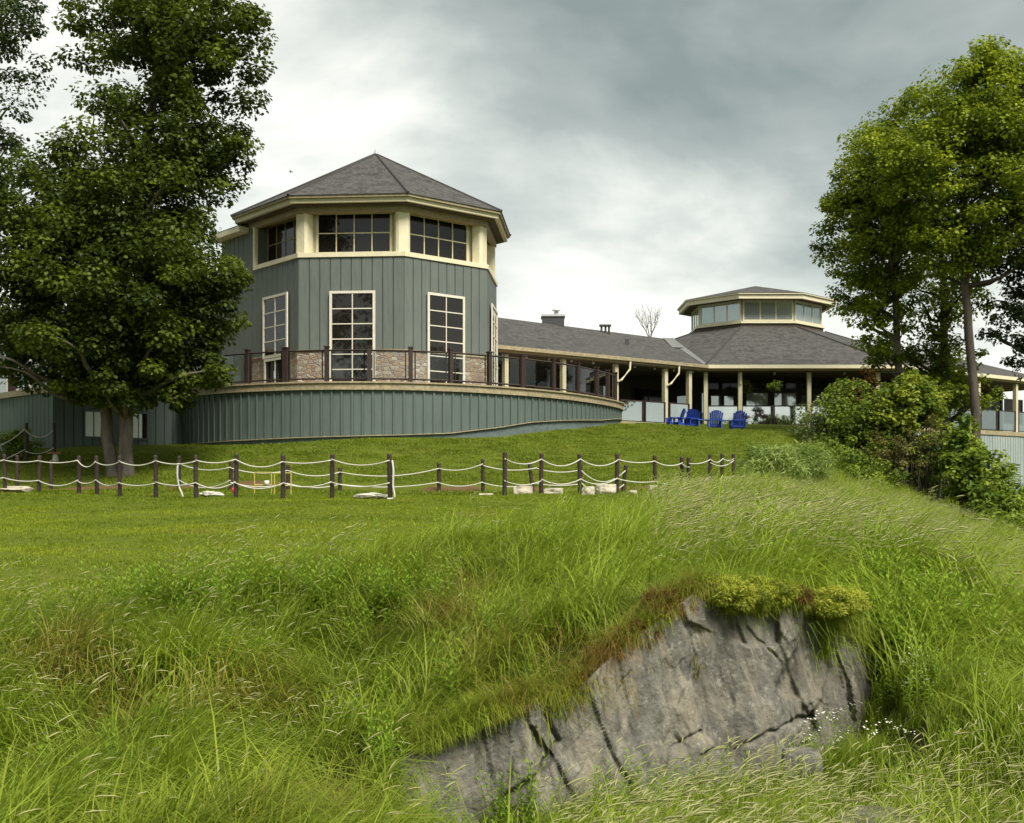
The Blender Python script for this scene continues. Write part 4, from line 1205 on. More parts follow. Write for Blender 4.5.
tree('slender_tree', 'thin dark tree reaching in at the top left corner', [([b, P(-42, 300, 39), P(-30, 150, 39), P(-20, 40, 39)], [.2, .17, .11, .05])],
     [(-15, 45, 39, 62, 85, 2.2, 75, .5), (-25, 170, 39, 70, 75, 2.2, 66, .5), (-40, 300, 39, 55, 50, 2.2, 30, .55), (5, 20, 39, 38, 42, 1.5, 22, .5), (15, 205, 39, 28, 40, 1.5, 20, .42)], 'leaf_dark', 'bark', per=85, leaf=.115, seed=9, limbs=70)
# right group
gname = 'tall trees on the right slope'
b = G(901, 44)
tree('lime_tree', 'bright green tree nearest the pavilion lantern, slim grey trunk above the bushes', [([b, P(899, 380, 44), P(895, 300, 44), P(890, 210, 44), P(893, 130, 44)], [.16, .14, .125, .10, .05])],
     [(884, 170, 44, 44, 56, 2.4, 110, .6), (865, 235, 44, 45, 52, 2.2, 105, .58), (905, 250, 43.6, 45, 60, 2.2, 95, .6), (860, 300, 44, 34, 38, 1.8, 52, .5), (912, 128, 44, 34, 38, 2, 52, .52), (885, 345, 44, 26, 26, 1.5, 20, .42), (850, 200, 44, 22, 30, 1.3, 26, .45)],
     'leaf_right', 'bark_grey', 135, .11, gname, 21, 95)
b = G(971, 41)
tree('lime_tree', 'tallest bright green tree, straight brown trunk standing before the pale siding', [([b, P(976, 420, 41), P(969, 330, 41), P(963, 240, 41), P(968, 140, 41), P(975, 70, 41)], [.175, .155, .145, .125, .085, .04])],
     [(964, 108, 41, 46, 50, 2.2, 105, .6), (985, 66, 41, 26, 27, 1.5, 36, .45), (1015, 92, 41, 34, 40, 2, 60, .55), (925, 175, 41, 45, 50, 2, 78, .58), (990, 165, 40.6, 60, 66, 2.4, 150, .62), (1035, 135, 41, 50, 60, 2, 100, .6), (965, 235, 40.8, 55, 42, 2, 78, .55), (1025, 215, 41, 48, 46, 2, 85, .55)],
     'leaf_right', 'bark', 120, .112, gname, 22, 110)
b = G(946, 46)
tree('lime_tree', 'shaded dark trunked tree between the two brighter trees', [([b, P(944, 400, 46), P(945, 320, 46), P(940, 230, 46), P(935, 160, 46)], [.18, .16, .14, .10, .05])],
     [(940, 290, 46, 42, 62, 1.8, 70, .55), (930, 365, 46, 42, 36, 1.6, 50, .48), (960, 380, 46, 30, 40, 1.6, 30, .45), (930, 200, 46, 42, 50, 1.8, 48, .55)],
     'leaf_right', 'bark', 90, .115, gname, 23, 70)
b = G(1052, 42)
tree('lime_tree', 'dark leaved tree hanging in from the right edge beside the tallest tree', [([b, P(1050, 380, 42), P(1044, 280, 42), P(1046, 180, 42)], [.24, .2, .17, .06])],
     [(1030, 250, 42, 48, 48, 2, 55, .5), (1020, 315, 42, 34, 40, 1.8, 36, .42), (1045, 360, 42, 36, 32, 1.8, 28, .42), (1060, 190, 42, 40, 60, 2, 50, .55)],
     'leaf_dark', 'bark', 90, .115, gname, 24, 60)
# bare tree behind the ridge
rsn = random.Random(5); br_ = thing('bare_tree', 'leafless twiggy treetop showing above the wing roof ridge', 'tree', P(650, 345, 66))
mb = MB()
def twig(p, d, L, r, lv):
    e = p + d * L; mb.tube([p, p.lerp(e, .5) + Vector((rsn.uniform(-.05, .05), 0, 0)), e], [r, r * .8, r * .6], 5)
    if lv == 0: return
    for k in range(3):
        nd = (d + Vector((rsn.uniform(-.55, .55), rsn.uniform(-.4, .4), rsn.uniform(-.05, .3)))).normalized(); twig(p.lerp(e, .45 + .25 * k), nd, L * .66, r * .55, lv - 1)
twig(P(650, 400, 66), Vector((.0, 0, 1)), 3.4, .09, 0)
for s in (-.5, -.2, .1, .35): twig(P(650, 340, 66), Vector((s, 0, 1)).normalized(), .95, .035, 3)
mb.build('trunk', M['twig'], br_)


def bush(name, label, ells, leafmat, per=60, leaf=.10, seed=1, group=None, stems=25, bark='bark', T=(LT, LF), upb=.8, cat='bush', flat=.7):
    rs = np.random.default_rng(seed)
    px, py, Y = ells[0][:3]
    b = G(px, Y); r = thing(name, label, cat, b, group); o0 = np.array(b)
    C_, Rd = ell_points(ells, rs, .5)
    gg = ground(C_[:, 0], C_[:, 1]); C_[:, 2] = np.maximum(C_[:, 2], gg + .08)
    V, Fc, ti = clump_leaves(C_, Rd, per, leaf, upb=upb, rs=rs, T=T[0], FF=T[1], flat=flat)
    mb = MB()
    for i in rs.permutation(len(C_))[:stems]:
        c = C_[i]; s = np.array([c[0] * .8 + b.x * .2, c[1] * .8 + b.y * .2, 0]); s[2] = gz(s[0], s[1]) - .05
        m1 = s * .5 + c * .5 + rs.normal(0, .06, 3)
        mb.tube([tuple(s), tuple(m1), tuple(c)], [.025, .018, .008], 5)
    if stems: mb.build('stems', M[bark], r)
    link('foliage', npmesh('foliage', V - o0, Fc, {'tint': ti}), M[leafmat], r)
    return r


bg = 'bushes in front of the pavilion'
bush('leafy_bush', 'grey green rounded bush, leftmost of the thicket before the pavilion', [(822, 428, 43, 30, 28, 1.2, 50, .33), (850, 415, 43, 34, 28, 1.2, 55, .33)], 'leaf_pale', 60, .10, 41, bg)
bush('leafy_bush', 'glossy mid green bush with pale flower clusters, in the middle of the thicket', [(858, 414, 42, 40, 36, 1.3, 90, .34), (835, 435, 42, 30, 28, 1.2, 40, .3), (880, 440, 42, 38, 32, 1.2, 60, .33)], 'leaf_bush', 60, .11, 42, bg)
bush('leafy_bush', 'tall lime green bush under the slim grey trunk', [(912, 404, 41.5, 38, 28, 1.2, 90, .30), (895, 425, 41.5, 30, 28, 1.2, 50, .32), (940, 395, 42, 22, 14, 1, 30, .28)], 'leaf_lime', 60, .13, 43, bg, T=(LT5, LF5))
bush('sumac_bush', 'brownish olive twiggy bush at the heart of the thicket', [(905, 455, 40.3, 38, 28, 1.0, 40, .26), (880, 458, 40.3, 30, 24, 1.0, 22, .26), (930, 440, 40.6, 22, 26, .8, 20, .26)], 'leaf_olive', 55, .09, 44, bg, 60, upb=.5)
bush('sumac_bush', 'small red leaved shoots poking above the bushes before a porch post', [(851, 392, 42.5, 11, 14, .5, 14, .16), (876, 388, 42.8, 9, 18, .4, 10, .14), (868, 378, 42.8, 6, 12, .4, 6, .12)], 'leaf_red', 40, .12, 45, bg, 12)
bush('leafy_bush', 'olive green bush filling the gap under the shaded trunk', [(940, 462, 41.2, 38, 34, 1.2, 80, .34), (905, 460, 40.9, 44, 30, 1.0, 80, .32)], 'leaf_bush', 60, .10, 46, bg)
bush('leafy_bush', 'broad leaved green bush below the tallest tree beside the pale siding', [(975, 475, 38, 32, 36, 1.2, 85, .32), (1000, 508, 36, 32, 28, 1.2, 60, .32), (962, 440, 39, 14, 24, .7, 24, .24)], 'leaf_bush', 55, .14, 47, bg, T=(LT5, LF5))
bush('leafy_bush', 'low dark bush at the right edge of the slope', [(1022, 535, 33, 30, 25, 1.2, 60, .32), (985, 530, 33, 26, 18, 1, 40, .28)], 'leaf_bush', 60, .12, 48, bg)
bush('feathery_bush', 'soft pale green feathery clump at the end of the rope fence', [(770, 468, 34.5, 32, 22, .9, 100, .26), (804, 466, 36, 24, 26, .9, 60, .26), (752, 478, 34, 18, 12, .7, 30, .2)], 'leaf_feather', 110, .19, 49, None, 20, T=(LN * [1, .8, 1], LF), upb=.2)
bush('leafy_bush', 'dark green low bush growing between feathery clump and thicket', [(830, 470, 40, 36, 26, 1.2, 70, .33), (868, 478, 39, 34, 18, 1, 46, .3)], 'leaf_bush', 60, .11, 50, bg)
bush('low_shrub', 'small green shrub inside the short rope fence at the left edge', [(18, 442, 36.5, 20, 13, .6, 46, .2)], 'leaf_bush', 60, .08, 51)
jg = 'yellow green mounds over the rock edge'
bush('juniper_mound', 'yellow green mounded shrub spilling over the highest edge of the rock', [(735, 595, 9.95, 34, 15, .28, 70, .075), (715, 588, 10.1, 22, 14, .25, 40, .075), (768, 592, 10.2, 26, 14, .28, 46, .07)], 'leaf_juniper', 190, .034, 61, jg, 0, T=(LN * [1, 1.5, 1], LF), upb=.5)
bush('juniper_mound', 'small yellow green mound right of the notch above the rock', [(832, 603, 10.35, 22, 13, .2, 46, .065), (850, 600, 10.6, 16, 12, .2, 26, .06)], 'leaf_juniper', 190, .034, 62, jg, 0, T=(LN * [1, 1.5, 1], LF), upb=.5)
bush('dry_turf', 'red brown dry tuft hanging at the left of the rock summit', [(668, 602, 9.9, 30, 14, .14, 46, .04), (632, 634, 9.65, 26, 12, .12, 34, .04), (806, 596, 10.2, 11, 8, .1, 12, .035)], 'leaf_red', 60, .034, 63, None, 0, T=(LN * [1.3, 1, 1], LF), upb=.4, cat='plant')
for i, (px, py, Y, lab) in enumerate(((745.5, 385, 53, 'hanging basket of pale flowers under the porch eave left of the middle'), (773.5, 386, 52.2, 'hanging flower basket by the middle porch windows'), (842, 384, 52.2, 'hanging green basket in front of the dark porch doors'), (998, 392, 56.4, 'trailing hanging basket on the right porch wing'))):
    c = P(px, py, Y); r = thing('hanging_basket', lab, 'plant basket', c, 'hanging baskets under the eaves'); rs = np.random.default_rng(70 + i)
    V, Fc, ti = clump_leaves(np.array(c)[None] + rs.normal(0, .14, (14, 3)), np.full(14, .17), 30, .09, rs=rs, T=LT, FF=LF)
    link('foliage', npmesh('foliage', V - np.array(c), Fc, {'tint': ti}), M['leaf_bush'], r)
    mb = MB(); mb.tube([(c.x, c.y, c.z - .22), (c.x, c.y, c.z)], [.1, .17], 10); mb.build('basket', M['brown'], r)
    mb = MB(); mb.tube([(c.x, c.y, c.z), (c.x, c.y, 5.26)], .008, 4); mb.build('hanger', M['vent'], r)
# woodland behind the viewer, seen only mirrored in the windows
rsw = np.random.default_rng(90)
tl = [((-46 + 7.5 * i + rsw.uniform(-2, 2)), -24 + rsw.uniform(-5, 5), rsw.uniform(13, 18)) for i in range(7)] + [(44 + rsw.uniform(-4, 4), 4 + 8 * i, rsw.uniform(9, 13)) for i in range(4)]
CW = []; tl = [(a, b, c * 1.5) for a, b, c in tl]
for tx, ty, th in tl:
    d = rsw.normal(size=(46, 3)); d /= np.linalg.norm(d, axis=1)[:, None]
    CW.append(np.array([tx, ty, th * .5]) + d * rsw.random(46)[:, None] ** .4 * np.array([4.2, 3.6, th * .52]))
CW = np.concatenate(CW)
V, Fc, ti = clump_leaves(CW, rsw.uniform(.9, 1.6, len(CW)), 40, .5, rs=rsw, T=LT, FF=LF)
tag(link('far_woodland', npmesh('far_woodland', V, Fc, {'tint': ti}), M['leaf_dark']), 'dark woodland edge mirrored in the window glass', 'woodland', kind='stuff')
# a small bird
c = P(291, 172, 75); mb = MB()
mb.tube([c + Vector((-.13, 0, .02)), c + Vector((-.05, 0, 0)), c + Vector((.06, 0, 0)), c + Vector((.11, 0, .02))], [.01, .035, .03, .012], 8)
mb.face([c + Vector((-.05, 0, .02)), c + Vector((.04, 0, .02)), c + Vector((-.06, -.3, .10))]); mb.face([c + Vector((.04, 0, .02)), c + Vector((-.05, 0, .02)), c + Vector((-.06, .3, .10))])
tag(mb.build('bird', M['vent'], None), 'tiny dark bird flying against the cloud left of the tower roof', 'bird')

# ------------------------------------------------------------------ grasses (instanced stuff)
def blades(n, rad, h, w, lean, az_sd, rs, seg=4, h_sd=.25, curl=.5):
    V, Fq, bt = [], [], []
    for i in range(n):
        a = rs.uniform(0, 2 * pi); rr_ = rad * math.sqrt(rs.random()); b = np.array([rr_ * math.cos(a), rr_ * math.sin(a), 0])
        H = h * max(.35, 1 + rs.normal(0, h_sd)); az = rs.normal(0, az_sd); ln = lean * rs.uniform(.35, 1.4)
        dv = np.array([math.cos(az), math.sin(az), 0]); sv = np.array([-math.sin(az), math.cos(az), 0]) if rs.random() < .5 else np.array([math.cos(az + .9), math.sin(az + .9), 0])
        tb = rs.random(); s = len(V)
        for k in range(seg + 1):
            u = k / seg; th = ln * (u ** 1.2) * (1 + curl * u)
            p = b + dv * H * (u * math.sin(th)) * .85 + np.array([0, 0, H * u * math.cos(th * .8)])
            ww = w * (1 - u ** 1.6) * .5 + .0006
            V += [p - sv * ww, p + sv * ww]; bt += [tb * .72 + .28 * u] * 2
        for k in range(seg): Fq.append((s + 2 * k, s + 2 * k + 1, s + 2 * k + 3, s + 2 * k + 2))
    return np.array(V), np.array(Fq), np.array(bt), np.zeros(len(Fq), int)


def seedstems(n, rad, h, lean, rs, head=.075, hw=.0038, az_sd=.35):
    V, Fq, bt, mi = [], [], [], []
    for i in range(n):
        a = rs.uniform(0, 2 * pi); rr_ = rad * math.sqrt(rs.random()); b = np.array([rr_ * math.cos(a), rr_ * math.sin(a), 0])
        H = h * rs.uniform(.7, 1.2); az = rs.normal(0, az_sd); ln = lean * rs.uniform(.5, 1.3)
        dv = np.array([math.cos(az), math.sin(az), 0]); sv = np.array([-math.sin(az), math.cos(az), 0])
        up = np.array([0, 0, 1.]); pts = []
        for k in range(6):
            u = k / 5; th = ln * u * (1 + .5 * u); pts.append(b + dv * H * u * math.sin(th) * .8 + up * H * u * math.cos(th * .8))
        s = len(V)
        for k, p in enumerate(pts): V += [p - sv * .0013, p + sv * .0013]; bt += [.5, .5]
        for k in range(5): Fq.append((s + 2 * k, s + 2 * k + 1, s + 2 * k + 3, s + 2 * k + 2)); mi.append(0)
        d = pts[-1] - pts[-2]; d /= np.linalg.norm(d); d = d + dv * .25 - up * .05; d /= np.linalg.norm(d)
        s1 = np.cross(d, up); s1 /= np.linalg.norm(s1); s2 = np.cross(d, s1); hl = head * rs.uniform(.6, 1.3); hw_ = hw * rs.uniform(.7, 1.3)
        s = len(V)
        for u, q in ((0, .3), (.3, 1), (.7, .8), (1, .1)):
            c = pts[-1] + d * hl * u - up * hl * .22 * u * u
            for t_ in range(4): V.append(c + (s1 * math.cos(t_ * pi / 2) + s2 * math.sin(t_ * pi / 2)) * hw_ * q); bt.append(rs.random() * .4 + .3)
        for k in range(3):
            for t_ in range(4): Fq.append((s + k * 4 + t_, s + k * 4 + (t_ + 1) % 4, s + k * 4 + 4 + (t_ + 1) % 4, s + k * 4 + 4 + t_)); mi.append(1)
    return np.array(V), np.array(Fq), np.array(bt), np.array(mi)


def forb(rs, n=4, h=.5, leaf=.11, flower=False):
    V, Fq, bt, mi = [], [], [], []
    for i in range(n):
        a = rs.uniform(0, 2 * pi); b = np.array([math.cos(a), math.sin(a), 0]) * rs.uniform(0, .09); H = h * rs.uniform(.7, 1.15)
        tip = b + np.array([rs.normal(.08, .06), rs.normal(0, .05), H])
        s = len(V); V += [b - [.003, 0, 0], b + [.003, 0, 0], tip + [.001, 0, 0], tip - [.001, 0, 0]]; bt += [.2] * 4; Fq.append((s, s + 1, s + 2, s + 3)); mi.append(0)
        m = 20
        for k in range(m):
            u = .15 + .85 * k / m; p = b * (1 - u) + tip * u; az = k * 2.4 + rs.normal(0, .3)
            L = leaf * (1.15 - .6 * u) * rs.uniform(.8, 1.2) if u > .35 else leaf * .8
            el = .15 + .75 * u
            d = np.array([math.cos(az) * math.cos(el), math.sin(az) * math.cos(el), math.sin(el)]); sv = np.array([-math.sin(az), math.cos(az), 0]); w = L * .15
            dn = d - np.array([0, 0, .55])
            s = len(V); V += [p, p + d * L * .45 + sv * w, p + d * L * .6 + dn * L * .4, p + d * L * .45 - sv * w]; bt += [u * .9] * 4; Fq.append((s, s + 1, s + 2, s + 3)); mi.append(0)
        if flower:
            for k in range(6):
                p = tip + rs.normal(0, .03, 3) * [1, 1, .5]; r_ = .0065
                s = len(V); V += [p + [-r_, -r_, 0], p + [r_, -r_, 0], p + [r_, r_, .004], p + [-r_, r_, .004]]; bt += [1] * 4; Fq.append((s, s + 1, s + 2, s + 3)); mi.append(1)
    return np.array(V), np.array(Fq), np.array(bt), np.array(mi)


def scatter(name, label, cat, protos, mats, pos, rotz, scale, pid, tint, dry, tilt_=None):
    """one object: prototypes + points in its own mesh, instanced by a node group"""
    V, Fq, bt, mi, pv = [], [], [], [], []
    o = 0
    for k, (v_, f_, b_, m_) in enumerate(protos):
        V.append(v_); Fq.append(f_ + o); bt.append(b_); mi.append(m_); pv.append(np.full(len(v_), k)); o += len(v_)
    n = len(pos); V.append(pos)
    V = np.concatenate(V)
    z = lambda d: np.r_[np.zeros(o), d]
    me = npmesh(name, V, np.concatenate(Fq), {'bt': np.r_[np.concatenate(bt), np.zeros(n)], 'proto': np.r_[np.concatenate(pv), 100 + pid], 'rz': z(rotz), 'sc': np.r_[np.ones(o), scale], 'tint': z(tint), 'dry': z(dry)}, mat_index=np.concatenate(mi))
    ob = link(name, me, mats); tag(ob, label, cat, kind='stuff')
    ng = bpy.data.node_groups.new(name + '_nodes', 'GeometryNodeTree')
    ng.interface.new_socket('Geometry', in_out='INPUT', socket_type='NodeSocketGeometry'); ng.interface.new_socket('Geometry', in_out='OUTPUT', socket_type='NodeSocketGeometry')
    N = ng.nodes.new; L = ng.links.new
    gi, go = N('NodeGroupInput'), N('NodeGroupOutput')

    def attr(nm):
        a = N('GeometryNodeInputNamedAttribute'); a.data_type = 'FLOAT'; a.inputs['Name'].default_value = nm; return a.outputs['Attribute']

    def isnear(val):
        c = N('FunctionNodeCompare'); c.data_type = 'FLOAT'; c.operation = 'EQUAL'; L(attr('proto'), c.inputs[0]); c.inputs[1].default_value = val; c.inputs['Epsilon'].default_value = .2; return c.outputs[0]
    jn = N('GeometryNodeJoinGeometry')
    for k in range(len(protos)):
        sp = N('GeometryNodeSeparateGeometry'); sp.domain = 'POINT'; L(gi.outputs[0], sp.inputs['Geometry']); L(isnear(k), sp.inputs['Selection'])
        pp = N('GeometryNodeSeparateGeometry'); pp.domain = 'POINT'; L(gi.outputs[0], pp.inputs['Geometry']); L(isnear(100 + k), pp.inputs['Selection'])
        ip = N('GeometryNodeInstanceOnPoints'); L(pp.outputs[0], ip.inputs['Points']); L(sp.outputs[0], ip.inputs['Instance'])
        cx = N('ShaderNodeCombineXYZ'); L(attr('rz'), cx.inputs[2]); er = N('FunctionNodeEulerToRotation'); L(cx.outputs[0], er.inputs[0]); L(er.outputs[0], ip.inputs['Rotation'])
        L(attr('sc'), ip.inputs['Scale'])
        L(ip.outputs[0], jn.inputs[0])
    L(jn.outputs[0], go.inputs[0])
    md = ob.modifiers.new('scatter', 'NODES'); md.node_group = ng
    return ob


def vnoise(x, y, s, seed=0.0):
    return np.array([mnoise.noise(Vector((a * s, b * s, seed))) for a, b in zip(x, y)])


def wedge(n, y0, y1, margin=2.4, p=1.0):
    """random plan points inside the view wedge (with a margin); p biases to the near end"""
    y = y0 + (y1 - y0) * rng.random(n * 2) ** p
    x = rng.uniform(-1, 1, n * 2) * (.46 * y1 + margin)
    ok = np.abs(x) < .46 * y + margin
    return x[ok][:n], y[ok][:n]


def rock_free(x, y):
    inr = (x > -.75) & (x < 3.3) & (y > rock_y(x) - .10) & (y < rock_y(x) + .34)
    return ~inr


rs = np.random.default_rng(5)
TP = [blades(36, .13, .46, .0100, .85, .75, rs), blades(34, .14, .55, .0090, 1.0, .7, rs), blades(38, .12, .37, .0090, .8, .9, rs), blades(30, .15, .52, .0110, 1.15, .65, rs),
      seedstems(7, .14, .60, .5, rs), seedstems(8, .15, .52, .75, rs), blades(34, .14, .22, .009, 1.1, 1.3, rs)]
x, y = wedge(57000, 4.6, 46, p=1.55)
px = CX + F * x / y
gapn = vnoise(x, y, 1.1, 40.)
keep = (y < tall_edge(px) + rs.normal(0, .35, len(y))) & rock_free(x, y) & ~((gapn < -.22) & (rs.random(len(y)) < .6) & (y < 14) & (px < 600))
x, y, px = x[keep], y[keep], px[keep]
z = ground(x, y) - .02
pr = rs.random(len(x))
pid = np.where(pr < .30, 0, np.where(pr < .54, 1, np.where(pr < .74, 2, np.where(pr < .94, 3, np.where(pr < .97, 4, 5)))))
n1, n2, n3 = vnoise(x, y, .55, 3.1), vnoise(x, y, 1.7, 8.2), vnoise(x, y, .9, 15.)
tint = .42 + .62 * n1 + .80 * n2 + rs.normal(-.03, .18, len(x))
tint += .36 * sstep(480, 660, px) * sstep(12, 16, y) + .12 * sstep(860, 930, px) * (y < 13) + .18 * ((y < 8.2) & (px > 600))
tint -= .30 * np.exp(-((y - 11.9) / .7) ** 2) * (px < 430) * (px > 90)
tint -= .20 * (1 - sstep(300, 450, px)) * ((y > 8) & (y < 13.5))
dry = np.clip((n3 - .22) * 1.6, 0, .7) * (px < 560) * (y < 14) + np.clip(1.1 - np.abs(y - rock_y(x) - .5) / .35, 0, 1) * ((x > -.7) & (x < 1.5)) * rs.random(len(x)) * .9
dry += .8 * np.exp(-(((x - 4.7) / .45) ** 2 + ((y - 10.9) / .3) ** 2))
sc0 = np.where(y < 22, 1.0, 1.15) * rs.uniform(.75, 1.25, len(x)) * np.clip(1 + .30 * n1 + .55 * n2, .45, 1.6) * (1 + .15 * sstep(620, 720, px) * (y > 12) - .35 * sstep(22, 29, y))
sc0 *= 1 - .55 * sstep(-2.0, 0, y - tall_edge(px)) * (px < 640)
edge = (x > -.75) & (x < 3.2) & (y - rock_y(x) > .3) & (y - rock_y(x) < .9)
sc0 = np.where(edge, sc0 * .75, sc0)
sc0 *= 1 + .3 * sstep(850, 900, px) * (y < 14) * (y > 10)
front = (x > -.9) & (x < 3.4) & (y < rock_y(x)) & (y > 7.3)
sc0 = np.where(front, sc0 * .5, sc0)
rotz = rs.normal(.0, .65, len(x)) + .8 * n3
that = (vnoise(x, y, 1.1, 40.) < -.14) & (y < 14) & (px < 640) & (rs.random(len(x)) < .8)
pid = np.where(that, 6, pid); dry = np.where(that, np.clip(rs.normal(.45, .25, len(x)), 0, .85), dry); tint = np.where(that, tint - .15, tint)
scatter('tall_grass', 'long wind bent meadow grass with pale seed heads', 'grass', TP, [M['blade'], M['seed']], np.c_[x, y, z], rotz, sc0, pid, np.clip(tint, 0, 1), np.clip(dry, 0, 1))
# extra seed heads on the pale slope and at the bottom edge
x, y = wedge(16000, 5.2, 38, p=1.3); px = CX + F * x / y; py = HY - F * ground(x, y) / y
k = (y < tall_edge(px)) & rock_free(x, y) & (((px > 640) & (y > 12)) | ((y < 8.4) & (px > 520)) | ((px < 330) & (y > 8.5) & (rs.random(len(x)) < .16)))
x, y, px = x[k], y[k], px[k]
SP = [seedstems(12, .17, .58, .45, rs, .10, .0046, .6), seedstems(10, .17, .62, .6, rs, .12, .0052, .6), seedstems(14, .17, .5, .5, rs, .08, .0036, .6)]
scatter('seeding_grass', 'pale feathery seed heads standing over the grass slope', 'grass', SP, [M['blade'], M['seed']], np.c_[x, y, ground(x, y) - .02], rs.normal(0, .35, len(x)), rs.uniform(.75, 1.15, len(x)) * (1 + .12 * (y > 12) - .3 * sstep(22, 29, y)), rs.integers(0, 3, len(x)), np.clip(.65 + .3 * vnoise(x, y, .7, 4), 0, 1), np.zeros(len(x)))
# leafy weeds
x, y = wedge(14000, 5.6, 30, p=1.2); px = CX + F * x / y
wn = vnoise(x, y, .8, 21.)
spots = [(150, 12.3, .9, .5), (190, 12.2, .9, .5), (250, 12.2, 1.5, .6), (340, 12.0, 1.2, .6), (385, 8.9, .42, .45), (500, 8.4, .6, .35), (640, 8.6, .5, .35), (900, 12.5, 1.5, 1.8), (960, 11.6, 1.6, 1.8), (860, 11.6, .6, .8), (930, 14.5, 1.6, 1.6), (980, 10.2, .8, .9), (840, 12.6, .8, .9), (700, 8.7, .5, .25), (990, 15, 1.4, 2.0), (60, 7.6, .5, .4), (420, 8.3, .3, .3)]
k = np.zeros(len(x), bool)
for sp, sy, sx_, sy_ in spots:
    cx_ = (sp - CX) / F * sy; k |= (((x - cx_) / sx_) ** 2 + ((y - sy) / sy_) ** 2 < rs.random(len(x)) * 1.2)
k |= rs.random(len(x)) < .045
k &= rock_free(x, y) & (y < tall_edge(px))
ex = [(385, 8.55), (378, 8.6), (392, 8.6), (372, 8.7), (400, 8.7), (388, 8.45), (380, 8.75), (508, 8.6), (520, 8.55), (500, 8.65), (640, 8.95), (655, 8.95), (630, 8.9), (600, 8.85), (700, 9.1), (160, 12.4), (185, 12.3), (205, 12.3), (170, 12.2), (145, 12.4)]
n_ = 1900; yb_ = rs.uniform(10.6, 15.5, n_); pb_ = rs.uniform(868, 1075, n_); xb_ = (pb_ - CX) / F * yb_
kb = (vnoise(xb_, yb_, 1.3, 61.) + rs.normal(0, .12, n_) > -.05) & rock_free(xb_, yb_) & (yb_ > rock_y(np.minimum(xb_, 3.6)) - 1.2)
x = np.r_[x[k], xb_[kb], [(a - CX) / F * b for a, b in ex]]; y = np.r_[y[k], yb_[kb], [b for _, b in ex]]
FPr = [forb(rs, 5, .46, .085), forb(rs, 6, .40, .075), forb(rs, 4, .52, .095)]
scatter('leafy_weeds', 'leafy green weeds growing among the long grass', 'weeds', FPr, [M['forb']], np.c_[x, y, ground(x, y) - .02], rs.uniform(0, 6.28, len(x)), rs.uniform(.6, 1.1, len(x)) * (1 + .35 * (y > 9.8)), rs.integers(0, 3, len(x)), np.clip(rs.normal(.42, .22, len(x)) + .25 * (CX + F * x / y > 600), 0, 1), np.zeros(len(x)))
# white wild flowers right of the rock
n = 20
pxs = rs.normal(935, 34, n); Ys = rs.normal(9.9, .5, n); x = (pxs - CX) / F * Ys; y = Ys
x = np.r_[x, (rs.normal(850, 18, 10) - CX) / F * 9.6]; y = np.r_[y, rs.normal(9.7, .2, 10)]
k = rock_free(x, y); x, y = x[k], y[k]
scatter('white_wildflowers', 'small white wild flowers in the grass right of the rock', 'flowers', [forb(rs, 3, .42, .06, True), forb(rs, 2, .36, .06, True)], [M['forb'], M['petal']], np.c_[x, y, ground(x, y) - .02], rs.uniform(0, 6.28, len(x)), rs.uniform(.8, 1.15, len(x)), rs.integers(0, 2, len(x)), np.full(len(x), .5), np.zeros(len(x)))
# turf fringe hanging over the rock edge
xe = rs.uniform(-.7, 3.15, 900); ye = rock_y(xe) + .24 * (rock_top_z(xe) + 2.3) * .9 + rs.uniform(.02, .30, 900)
ze = rock_top_z(xe) - .03
TF = [blades(26, .10, .24, .006, 1.0, 1.2, rs, 4, .5), blades(22, .12, .15, .006, 1.5, 1.6, rs, 4, .5)]
dn = vnoise(xe, ye, 2.2, 51.)
dr = np.clip((.32 + 1.1 * dn + .45 * np.exp(-((xe - 1.1) / .4) ** 2)) * (1 - .8 * sstep(1.4, 1.7, xe)) + rs.normal(0, .22, 900), 0, .95)
scatter('turf_fringe', 'dry and green turf fringe along the top edge of the rock', 'grass', TF, [M['blade']], np.c_[xe, ye, ze], rs.normal(-.9, .8, 900), rs.uniform(.55, 1.1, 900), rs.integers(0, 2, 900), np.clip(rs.normal(.5, .2, 900), 0, 1), dr)
# mown lawn
x, y = wedge(30000, 12.5, 47, p=1.0); px = CX + F * x / y
ok = (y > tall_edge(px) - .6) & (px < 860)
for i in range(DN):
    pass
rad = np.hypot(x - TC.x, y - TC.y); ok &= (rad > 7.3) & ~((y > 44) & (px < 640)) & ~((px < 190) & (y > 37)) & ~((px < 625) & (y > np.interp(px, pxd, dC[:, 1]) - .1))
ok &= ~((np.abs(y - np.interp(px, [0, 250, 420, 560, 700], [33.2, 31.8, 31.3, 31.6, 33])) < .5) & (px < 690) & (vnoise(x, y, .8, 2.) > -.15))
x, y, px = x[ok], y[ok], px[ok]
LP = [blades(80, .26, .035, .0075, .6, 2.5, rs, 2), blades(70, .28, .042, .0075, .7, 2.5, rs, 2), blades(60, .26, .055, .006, .8, 1.5, rs, 2)]
nn_ = vnoise(x, y, .35, 6.); n5 = vnoise(x, y, 1.4, 12.)
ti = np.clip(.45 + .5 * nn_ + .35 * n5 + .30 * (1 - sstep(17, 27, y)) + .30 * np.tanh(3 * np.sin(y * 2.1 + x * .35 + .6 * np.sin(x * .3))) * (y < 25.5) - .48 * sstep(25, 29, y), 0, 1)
lp = rs.random(len(x)); scatter('mown_lawn', 'short mown lawn grass on the green and the bank', 'grass', LP, [M['turf']], np.c_[x, y, ground(x, y) - .005], rs.uniform(0, 6.28, len(x)), rs.uniform(.7, 1.3, len(x)) * np.where(y > 30, 1.25, .8), np.where(lp < .5, 0, np.where(lp < .93, 1, 2)), ti, np.clip((vnoise(x, y, .9, 30.) - .35) * .8, 0, .4))

